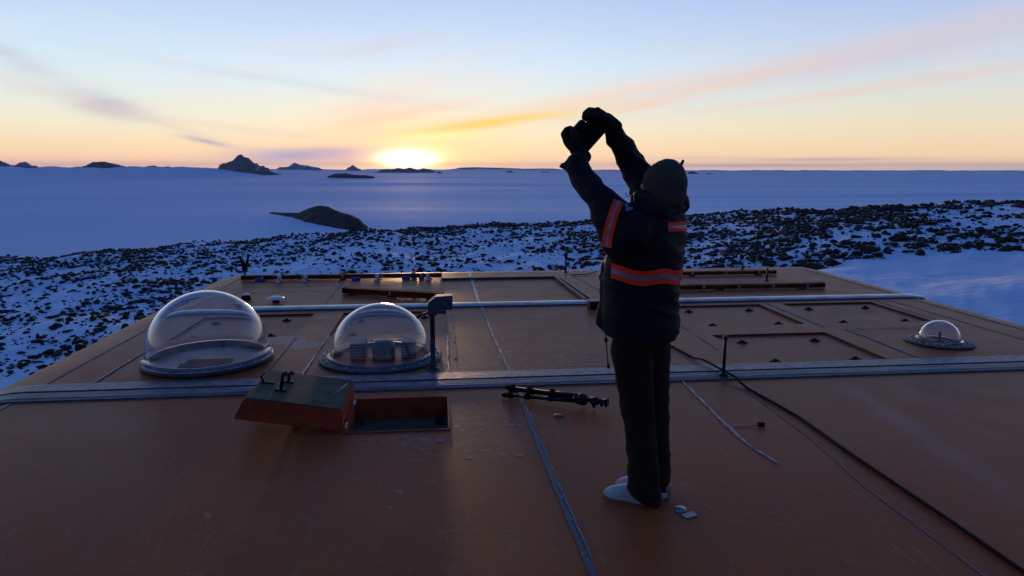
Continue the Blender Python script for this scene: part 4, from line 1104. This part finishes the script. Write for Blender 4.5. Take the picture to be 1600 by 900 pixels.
def hand(wrist, Fv, Nv, Sv, rad=0.0098, grow=0.0, curls=(0.5, 0.9, 0.7), index_out=None):
    """palm with four unequal, bent fingers and a thumb from the side of the palm"""
    pr = []
    Fv, Sv = Fv.normalized(), Sv.normalized(); Nv = Nv.normalized()
    m3 = Matrix((Sv, Fv, Nv)).transposed()
    pr.append(('e', wrist+Fv*0.052, (0.043+grow, 0.052+grow, 0.018+grow), m3))
    pr.append(('c', wrist-Fv*0.03, wrist+Fv*0.03, 0.026+grow, 0.027+grow))
    for i, (so_, L_, ro) in enumerate(((0.031, 0.074, 0.085), (0.0105, 0.084, 0.092), (-0.0105, 0.078, 0.089), (-0.030, 0.060, 0.080))):
        p_ = wrist + Fv*ro + Sv*so_; ang = 0.0; r_ = rad+grow
        pr.append(('c', wrist+Fv*0.05+Sv*so_*0.8, p_, r_*1.1, r_*1.08))
        cs = curls if not (i == 0 and index_out) else index_out
        for j, (f_, c_) in enumerate(zip((0.46, 0.30, 0.24), cs)):
            ang += c_; d_ = (Fv*math.cos(ang) + Nv*math.sin(ang) + Sv*(so_*1.5)).normalized()
            q_ = p_ + d_*L_*f_*1.05; pr.append(('c', p_, q_, r_*(1-0.05*j), r_*(0.95-0.06*j))); p_ = q_
    t0 = wrist + Fv*0.022 + Sv*0.028 + Nv*0.006; t1 = t0 + (Fv*0.5+Sv*0.75+Nv*0.35).normalized()*0.040
    t2 = t1 + (Fv*0.75+Sv*0.25+Nv*0.6).normalized()*0.032; t3 = t2 + (Fv*0.75-Sv*0.05+Nv*0.6).normalized()*0.026
    r_ = rad*1.15+grow
    pr += [('c', t0, t1, r_*1.3, r_*1.05), ('c', t1, t2, r_*1.05, r_), ('c', t2, t3, r_, r_*0.85)]
    return pr
# right hand over the upper end of the camera, left hand under the lower end
HR = dict(wrist=camC + e1*0.108 - e3*0.035 - e2*0.040, Fv=e3*0.55+e2*0.80+e1*0.0, Nv=-e1, index_out=(0.9, 0.5, 0.2))
HR['Fv'] = HR['Fv'].normalized(); HR['Sv'] = (e2*0.55 - e3*0.80).normalized()
HL = dict(wrist=camC - e1*0.102 - e3*0.040 - e2*0.024, Fv=e3*0.52+e2*0.80-e1*0.02, Nv=e1)
HL['Fv'] = HL['Fv'].normalized(); HL['Sv'] = (e2*0.52 - e3*0.80).normalized()
wr_r2, wr_l2 = HR['wrist'], HL['wrist']

fwd_l = (A(0.491, 0.045, 0)-A(0.721, -0.06, 0)).normalized()
fwd_r = (A(0.53, 0.17, 0)-A(0.775, 0.02, 0)).normalized()
def head_prims(c_):
    q = LOOK; up_ = (ZUP - q*ZUP.dot(q)).normalized(); s_ = q.cross(up_).normalized()
    m3 = Matrix((s_, q, up_)).transposed()
    pr = [('e', c_, (0.074, 0.092, 0.098), m3), ('e', c_+q*0.035-up_*0.050, (0.056, 0.055, 0.060), m3), ('e', c_+q*0.058-up_*0.092, (0.026, 0.024, 0.018), m3),
          ('c', c_+q*0.088+up_*0.012, c_+q*0.112-up_*0.030, 0.009, 0.013), ('e', c_+q*0.088-up_*0.058, (0.026, 0.012, 0.006), m3), ('e', c_+q*0.087-up_*0.070, (0.022, 0.011, 0.007), m3),
          ('e', c_+q*0.080+up_*0.026, (0.055, 0.014, 0.008), m3)]
    for k_ in (-1, 1):
        pr += [('e', c_+s_*0.076*k_-up_*0.012-q*0.005, (0.010, 0.020, 0.032), m3), ('e', c_+s_*0.040*k_+q*0.066-up_*0.030, (0.022, 0.018, 0.018), m3), ('e', c_+s_*0.031*k_+q*0.081+up_*0.002, (0.014, 0.009, 0.009), m3)]
    return pr, s_, q, up_
hp, hs, hq, hu = head_prims(head_c)
body = hp + [('c', A(0.69, 0.0, 1.42), head_c-hu*0.04-hq*0.01, 0.062, 0.055),
    ('l', [(A(0.635, 0.0, 0.80), 0.13, 0.09), (A(0.632, 0.0, 0.92), 0.155, 0.105), (A(0.63, 0.0, 1.05), 0.13, 0.09), (A(0.642, 0.0, 1.22), 0.15, 0.10), (A(0.66, 0.0, 1.36), 0.165, 0.10), (A(0.675, 0.0, 1.44), 0.12, 0.07)], SIDE, FACE),
    ('c', A(0.60, -0.06, 1.38), sh_l, 0.06, 0.055), ('c', sh_l, el_l, 0.052, 0.043), ('c', el_l, wr_l, 0.042, 0.028), ('c', wr_l, wr_l2, 0.027, 0.025),
    ('c', A(0.70, 0.06, 1.38), sh_r, 0.06, 0.055), ('c', sh_r, el_r, 0.052, 0.043), ('c', el_r, wr_r, 0.042, 0.028), ('c', wr_r, wr_r2, 0.027, 0.025),
    ('c', A(0.59, -0.03, 0.84), kn_l, 0.082, 0.056), ('c', kn_l, an_l, 0.054, 0.036), ('c', A(0.70, 0.07, 0.84), kn_r, 0.082, 0.056), ('c', kn_r, an_r, 0.054, 0.036)]
for an_, fw_ in ((an_l, fwd_l), (an_r, fwd_r)):
    g0 = Vector((an_.x, an_.y, 0.045)); body += [('c', an_, g0-fw_*0.03, 0.036, 0.032), ('c', g0-fw_*0.02, g0+fw_*0.13-ZUP*0.012, 0.030, 0.026)]
body += hand(**HR) + hand(**HL)
person_me = blob(body, 0.0055, 3, 'person')
person = link('person', person_me, M['skin'])
tag(person, 'person in dark jacket with orange bands and beanie, seen from behind, arms raised', 'person')

# jacket
jk = [('l', [(A(0.630, 0.0, 0.845), 0.188, 0.168), (A(0.628, 0.0, 0.90), 0.196, 0.176), (A(0.624, 0.0, 1.02), 0.200, 0.176), (A(0.624, 0.0, 1.12), 0.200, 0.174), (A(0.632, 0.0, 1.22), 0.206, 0.170), (A(0.650, 0.0, 1.33), 0.222, 0.160), (A(0.662, 0.0, 1.40), 0.215, 0.145), (A(0.678, 0.0, 1.455), 0.175, 0.118), (A(0.69, 0.0, 1.50), 0.105, 0.095), (A(0.695, 0.0, 1.53), 0.088, 0.088)], SIDE, FACE),
      ('c', A(0.60, -0.05, 1.36), sh_l, 0.105, 0.090), ('c', sh_l, el_l, 0.088, 0.066), ('c', el_l, P(908, 272, 3.30), 0.066, 0.060), ('c', P(908, 272, 3.30), wr_l, 0.060, 0.054), ('c', wr_l, wr_l2-(wr_l2-wr_l)*0.25, 0.050, 0.034),
      ('c', P(897, 256, 3.33), P(876, 261, 3.33), 0.030, 0.008), ('c', P(897, 246, 3.33), P(876, 260, 3.33), 0.022, 0.007),
      ('c', P(944, 332, 3.16), P(969, 384, 3.12), 0.060, 0.078), ('c', A(0.70, 0.06, 1.37), sh_r, 0.105, 0.09), ('c', sh_r, el_r, 0.088, 0.070), ('c', el_r, wr_r, 0.068, 0.045), ('c', wr_r, wr_r2-(wr_r2-wr_r)*0.4, 0.043, 0.040),
      ('c', P(1010, 322, 3.22), P(1060, 318, 3.26), 0.045, 0.05), ('c', P(995, 312, 3.24), P(1015, 322, 3.2), 0.03, 0.04),
      # open front hanging at the left with pocket flaps
      ('c', A(0.462, 0.02, 1.20), A(0.452, 0.02, 0.92), 0.030, 0.034), ('c', A(0.470, -0.03, 1.12), A(0.462, -0.02, 1.02), 0.030, 0.028), ('c', A(0.458, 0.02, 0.99), A(0.468, 0.0, 0.89), 0.026, 0.022)]
jme = blob(jk, 0.0085, 5, 'jacket')
ax_l0, ax_l1 = sh_l, wr_l
def folds(co, n_):
    v_ = 0.0
    v_ += 0.006*noise.fractal(co*5.5, 0.9, 2.0, 4)
    # pulled creases on the back, from the left armhole and round the waist
    w_ = noise.noise(Vector((co.dot(SIDE)*3.0, co.z*13+co.dot(RGT)*7, 1.3)))
    v_ += 0.008*max(0.0, 1-abs(w_)*3.2)
    if co.z > 1.40:
        # rings of slack along the sleeves
        for a0_, a1_ in ((sh_l, wr_l), (sh_r, wr_r)):
            ax = (a1_-a0_); tpar = (co-a0_).dot(ax)/ax.length_squared
            if -0.1 < tpar < 1.15 and (co-(a0_+ax*tpar)).length < 0.14:
                v_ += 0.0025*math.sin(tpar*22 + 6*noise.noise(co*7)) ; break
    return v_
displace(jme, folds)
bm = bmesh.new(); bm.from_mesh(jme)
bmesh.ops.bisect_plane(bm, geom=list(bm.verts)+list(bm.edges)+list(bm.faces), plane_co=A(0.63, 0, 0.862), plane_no=(ZUP + RGT*0.06), clear_inner=True)
bm.to_mesh(jme); bm.free()
jacket = link('jacket', jme, M['jacket'], person, True)

def bvh(me): return BVHTree.FromPolygons([v.co.copy() for v in me.vertices], [tuple(p.vertices) for p in me.polygons])
jt = bvh(jme)
def band(name, rows, parent=jacket):
    """rows of surface points across the band: orange, silver, orange"""
    mb = MB(); V_ = mb.grid(rows, True); m_ = len(rows[0])-1
    mb.bm.faces.ensure_lookup_table()
    for i, f in enumerate(mb.bm.faces):
        j = i % m_; f.material_index = 1 if m_*0.36 <= j+0.5 <= m_*0.64 else 0
    o_ = mb.build(name, [M['orange'], M['silver']], parent)
    return o_
def hit(o_, d_, off=0.004):
    h_ = jt.ray_cast(o_, d_)
    return h_[0] - d_*off if h_[0] is not None else None
# belt round the waist, starting right of the open front
rows = []
for k in range(0, 76):
    az_ = -150 + k*3.0
    d_ = (RGT*math.sin(R(az_)) - FH*math.cos(R(az_)))           # 0 = towards the viewer
    if az_ < -58: continue
    c_ = A(0.640, 0.0, 0)
    row = []
    for j in range(12):
        z_ = 1.224 - 0.070*j/11 - 0.022*math.sin(R(min(max(az_+58, 0), 120)*0.75))*(1) + 0.008*math.sin(az_*0.09)
        o_ = Vector((c_.x, c_.y, z_)) + d_*0.6
        h_ = hit(o_, -d_)
        row.append(h_)
    if all(r_ is not None for r_ in row): rows.append(row)
band('reflective_belt', rows)
# stripe over the left armhole
axd = (el_l - sh_l).normalized(); rows = []
pv = P(962, 352, 3.1); 
va = P(968, 316, 3.0); vb = P(947, 388, 3.0)
for k in range(40):
    f = k/39; px_ = 967 + (947-967)*f + 6*math.sin(PI*f)*(-0.6); py_ = 313 + (390-313)*f
    row = []
    for j in range(12):
        w_ = (j/11-0.5)*15.5
        d_ = ray(px_+w_, py_+w_*0.30).normalized(); row.append(hit(Vector((0, 0, EYE)), d_))
    if all(r_ is not None for r_ in row): rows.append(row)
band('reflective_armband', rows)
# short patch on the right shoulder blade
rows = []
for k in range(14):
    px_ = 1044 + 28*k/13; row = []
    for j in range(12):
        d_ = ray(px_, 347.5+14.5*j/11 - (px_-1044)*0.03).normalized(); row.append(hit(Vector((0, 0, EYE)), d_))
    if all(r_ is not None for r_ in row): rows.append(row)
if len(rows) > 1: band('reflective_patch', rows)
rows = []
for k in range(6):
    px_ = 976 + 11*k/5; row = []
    for j in range(5):
        d_ = ray(px_+j*0.6, 318+12*j/4-k*0.6).normalized(); row.append(hit(Vector((0, 0, EYE)), d_))
    if all(r_ is not None for r_ in row): rows.append(row)
if len(rows) > 1:
    mb = MB(); mb.grid(rows, True); mb.build('shoulder_badge', M['logo_blue'], jacket)
# drawcord with toggles at the open front
mb = MB(); c0_ = A(0.452, -0.02, 0.90)
mb.tube([c0_, A(0.456, -0.03, 0.84), A(0.462, -0.03, 0.78), A(0.470, -0.03, 0.715)], 0.0028, 6)
mb.tube([A(0.455, -0.03, 0.852), A(0.457, -0.03, 0.832)], [0.008, 0.008], 8); mb.tube([A(0.469, -0.03, 0.725), A(0.472, -0.03, 0.70)], [0.005, 0.007], 8)
mb.build('drawcord', M['black'], jacket)

def seam_line(name, pix, tree, r_, mat, parent):
    pts_ = []
    for (a_, b_) in zip(pix, pix[1:]):
        for i in range(14):
            f = i/14; d_ = ray(a_[0]+(b_[0]-a_[0])*f, a_[1]+(b_[1]-a_[1])*f).normalized(); h_ = tree.ray_cast(Vector((0, 0, EYE)), d_)
            if h_[0] is not None and (not pts_ or (h_[0]-pts_[-1]).length < 0.08): pts_.append(h_[0]-d_*0.0005)
    if len(pts_) > 3:
        mb = MB(); mb.tube(pts_, r_, 5); mb.build(name, mat, parent)
seam_line('seam', [(985, 336), (1010, 345), (1040, 343), (1066, 334)], jt, 0.0022, M['blackmetal'], jacket)
seam_line('seam', [(1012, 345), (1014, 380), (1013, 408)], jt, 0.0018, M['blackmetal'], jacket)
seam_line('seam', [(957, 512), (985, 522), (1015, 524), (1050, 512)], jt, 0.0022, M['blackmetal'], jacket)
mb = MB(); pts_ = []
hoodb = blob([('c', P(992, 322, 3.17), P(1012, 333, 3.12), 0.024, 0.030), ('c', P(1012, 333, 3.12), P(1040, 334, 3.12), 0.030, 0.030), ('c', P(1040, 334, 3.12), P(1064, 324, 3.2), 0.030, 0.024)], 0.006, 3, 'collar')
displace(hoodb, lambda co, n_: 0.006*noise.fractal(co*14, 0.9, 2, 3))
link('collar', hoodb, M['jacket'], jacket, True)

# trousers
tr = [('l', [(A(0.632, 0.02, 0.80), 0.158, 0.128), (A(0.632, 0.015, 0.88), 0.162, 0.130), (A(0.63, 0.0, 0.98), 0.150, 0.118)], SIDE, FACE),
      ('c', A(0.582, -0.03, 0.80), A(0.605, -0.03, 0.62), 0.104, 0.090), ('c', A(0.605, -0.03, 0.62), kn_l, 0.090, 0.078), ('c', kn_l, A(0.655, -0.035, 0.22), 0.077, 0.078), ('c', A(0.655, -0.035, 0.22), A(0.668, -0.04, 0.02), 0.078, 0.086),
      ('c', A(0.690, 0.07, 0.80), A(0.715, 0.085, 0.62), 0.104, 0.086), ('c', A(0.715, 0.085, 0.62), kn_r, 0.086, 0.070), ('c', kn_r, A(0.752, 0.085, 0.22), 0.068, 0.064), ('c', A(0.752, 0.085, 0.22), A(0.758, 0.075, 0.02), 0.064, 0.066)]
tme = blob(tr, 0.008, 4, 'trousers')
def tfolds(co, n_):
    v_ = 0.005*noise.fractal(co*6, 0.9, 2.0, 3)
    w_ = noise.noise(Vector((co.dot(RGT)*5, co.dot(FH)*5, co.z*(11 if co.z < 0.6 else 5))))
    v_ += 0.004*max(0, 1-abs(w_)*3.5)*(1.4 if co.z < 0.35 or 0.4 < co.z < 0.6 else 0.7)
    return v_
displace(tme, tfolds)
bm = bmesh.new(); bm.from_mesh(tme)
bmesh.ops.bisect_plane(bm, geom=list(bm.verts)+list(bm.edges)+list(bm.faces), plane_co=A(0.67, -0.03, 0.040), plane_no=(ZUP*1.0 - fwd_l*0.42), clear_inner=True)
bm.to_mesh(tme); bm.free()
link('trousers', tme, M['trousers'], person, True)

# beanie, hair, gloves
bq = (hq*1.0 + ZUP*0.15).normalized(); m3 = Matrix((hs, hq, hu)).transposed()
be = [('e', head_c-hq*0.022+hu*0.018, (0.104, 0.104, 0.104), m3), ('e', head_c-hq*0.045-hu*0.018, (0.098, 0.090, 0.088), m3), ('e', head_c-hq*0.02+hu*0.045, (0.092, 0.09, 0.085), m3)]
bme = blob(be, 0.006, 6, 'beanie')
displace(bme, lambda co, n_: 0.004*noise.fractal(co*12, 1, 2, 3) + 0.0025*abs(math.sin(co.dot(hs)*110)) + 0.006*noise.noise(co*9))
bm = bmesh.new(); bm.from_mesh(bme)
bmesh.ops.bisect_plane(bm, geom=list(bm.verts)+list(bm.edges)+list(bm.faces), plane_co=head_c+hq*0.045-hu*0.062, plane_no=(hu*0.75 - hq*0.66), clear_inner=True)
bm.to_mesh(bme); bm.free()
beanie = link('beanie', bme, M['knit'], person, True)
mb = MB(); tp = P(1060, 263, 3.25); mb.tube([tp, P(1065, 256, 3.25), P(1068, 250, 3.25)], [0.008, 0.008, 0.006], 8); mb.build('tassel', M['knit'], beanie)
hb = []
rs = random.Random(5)
for k in range(26):
    p_ = P(998 + rs.uniform(0, 56), 304 + rs.uniform(0, 22), 3.16 + rs.uniform(0, 0.06)); hb.append(('e', p_, (0.018+rs.random()*0.012,)*3, None))
hb += [('e', head_c-hu*0.05-hq*0.05, (0.085, 0.07, 0.07), m3)]
hme = blob(hb, 0.006, 2, 'hair'); displace(hme, lambda co, n_: 0.010*noise.fractal(co*28, 0.8, 2, 4))
hair = link('hair', hme, M['hair'], person, True)
mb = MB()
for k in range(40):
    s0 = P(1000 + rs.uniform(0, 56), 306+rs.uniform(-8, 18), 3.17); v1 = Vector((rs.gauss(0, 1), rs.gauss(0, 1), rs.gauss(-0.3, 1))).normalized()
    mb.tube([s0, s0+v1*0.022, s0+v1*0.036+Vector((rs.gauss(0, 0.008), rs.gauss(0, 0.008), -0.008))], [0.0018, 0.0014, 0.0008], 4)
s0 = P(985, 306, 3.2)
mb.tube([P(994, 312, 3.2), P(986, 306, 3.2), P(980, 307, 3.2), P(977, 301, 3.2)], 0.002, 4)
mb.build('curl', M['hair'], hair)
for H_ in (HR, HL):
    gme = blob([q for q in hand(grow=0.0055, **H_)], 0.0042, 2, 'glove'); link('glove', gme, M['glove'], person, True)

# slippers: flat sole, closed toe, open heel
def slipper(heel, fw, L_=0.285):
    s_ = Vector((-fw.y, fw.x, 0)); base = Vector((heel.x, heel.y, 0))
    t_ = []
    mb = MB(); prof = []
    N_ = 22
    def halfw(f): return 0.036 + 0.014*math.sin(PI*min(1, f*1.15))**1.0 + 0.004*f if f < 0.86 else 0.0
    def wd(f):
        w0 = np.interp(f, [0, 0.04, 0.12, 0.3, 0.5, 0.72, 0.86, 0.95, 1.0], [0.008, 0.026, 0.037, 0.038, 0.041, 0.049, 0.044, 0.028, 0.008]); return float(w0)
    out = [base + fw*(L_*f) + s_*wd(f) for f in np.linspace(0, 1, N_)] + [base + fw*(L_*f) - s_*wd(f) for f in np.linspace(1, 0, N_)]
    lo = [mb.bm.verts.new(p+ZUP*0.001) for p in out]; hi = [mb.bm.verts.new(p+ZUP*0.020) for p in out]
    mb.bm.faces.new(lo[::-1]); mb.bm.faces.new(hi)
    for i in range(len(out)): mb.bm.faces.new((lo[i], lo[(i+1) % len(out)], hi[(i+1) % len(out)], hi[i]))
    o_ = mb.build('slipper', M['sole'], person)
    mb = MB(); rows = []
    for f in np.linspace(0.0, 1, 26):
        top = float(np.interp(f, [0, 0.1, 0.3, 0.46, 0.55, 0.7, 0.85, 0.95, 1.0], [0.030, 0.036, 0.048, 0.088, 0.088, 0.070, 0.054, 0.040, 0.020])); w_ = wd(f)+0.003
        rng = 1.0 if f > 0.42 else float(np.interp(f, [0, 0.42], [0.30, 0.55]))
        row = []
        if f > 0.42: angs = np.linspace(0, PI, 15)
        else: angs = None
        if angs is not None:
            for a_ in angs: row.append(base + fw*(L_*f + (0.015*math.sin(a_) if f < 0.5 else 0)) + s_*(w_*math.cos(a_)) + ZUP*(0.012+(top-0.012)*math.sin(a_)**0.75))
        if row: rows.append(row)
    mb.grid(rows, True)
    # low side walls round the open heel
    for sg in (1, -1):
        rows = []
        for f in np.linspace(0.0, 0.46, 10):
            top = float(np.interp(f, [0, 0.1, 0.3, 0.46], [0.034, 0.036, 0.044, 0.066])); w_ = wd(f)+0.003
            p_ = base + fw*(L_*f) + s_*(w_*sg); rows.append([p_+ZUP*0.008, p_+ZUP*top*0.6+s_*sg*0.002, p_+ZUP*top-s_*sg*0.002, p_+ZUP*(top-0.002)-s_*sg*0.007, p_+ZUP*0.012-s_*sg*0.007])
        mb.grid(rows, True)
    mb.build('upper', M['slipper'], o_)
slipper(A(0.735, -0.068, 0), fwd_l)
slipper(A(0.800, 0.01, 0), fwd_r)

# ------------------------------------------------------------------ camera held overhead
ROT = Matrix((e1, e3, e2)).transposed()
ct = empty('digital_camera', tuple(camC), label='black digital camera held overhead in both gloved hands', cat='camera')
ct.rotation_euler = ROT.to_euler()
mb = MB(); mb.box((0, 0, -0.004), (0.165, 0.062, 0.098), bevel=0.010); mb.box((0.068, 0.018, -0.002), (0.032, 0.072, 0.092), bevel=0.012); mb.build('body', M['black'], ct)
mb = MB(); mb.box((-0.004, 0.004, 0.058), (0.062, 0.060, 0.036), bevel=0.012); mb.build('viewfinder_hump', M['black'], ct)
mb = MB(); mb.box((-0.004, -0.034, 0.054), (0.036, 0.016, 0.024), bevel=0.005); mb.build('eyepiece', M['black'], ct)
mb = MB(); mb.lathe([(0.016, 0), (0.017, 0.014), (0, 0.015)], (-0.060, 0, 0.045), 20); mb.build('dial', M['blackmetal'], ct); mb = MB(); mb.lathe([(0.014, 0), (0.014, 0.010), (0, 0.010)], (0.055, 0.0, 0.045), 18); mb.build('dial', M['blackmetal'], ct)
mb = MB(); mb.box((-0.012, -0.032, -0.010), (0.082, 0.004, 0.058), bevel=0.001); mb.build('screen', M['lcd'], ct)
mb = MB(); mb.lathe([(0.034, 0), (0.037, 0.01), (0.037, 0.05), (0.040, 0.055), (0.040, 0.085), (0.035, 0.088), (0.030, 0.080)], (-0.008, 0.030, -0.006), 32, Vector((0, 1, 0))); ln = mb.build('lens', M['black'], ct)
mb = MB(); mb.lathe([(0.031, 0.080), (0.02, 0.084), (0, 0.086)], (-0.008, 0.030, -0.006), 28, Vector((0, 1, 0))); mb.build('front_glass', M['lensglass'], ln)
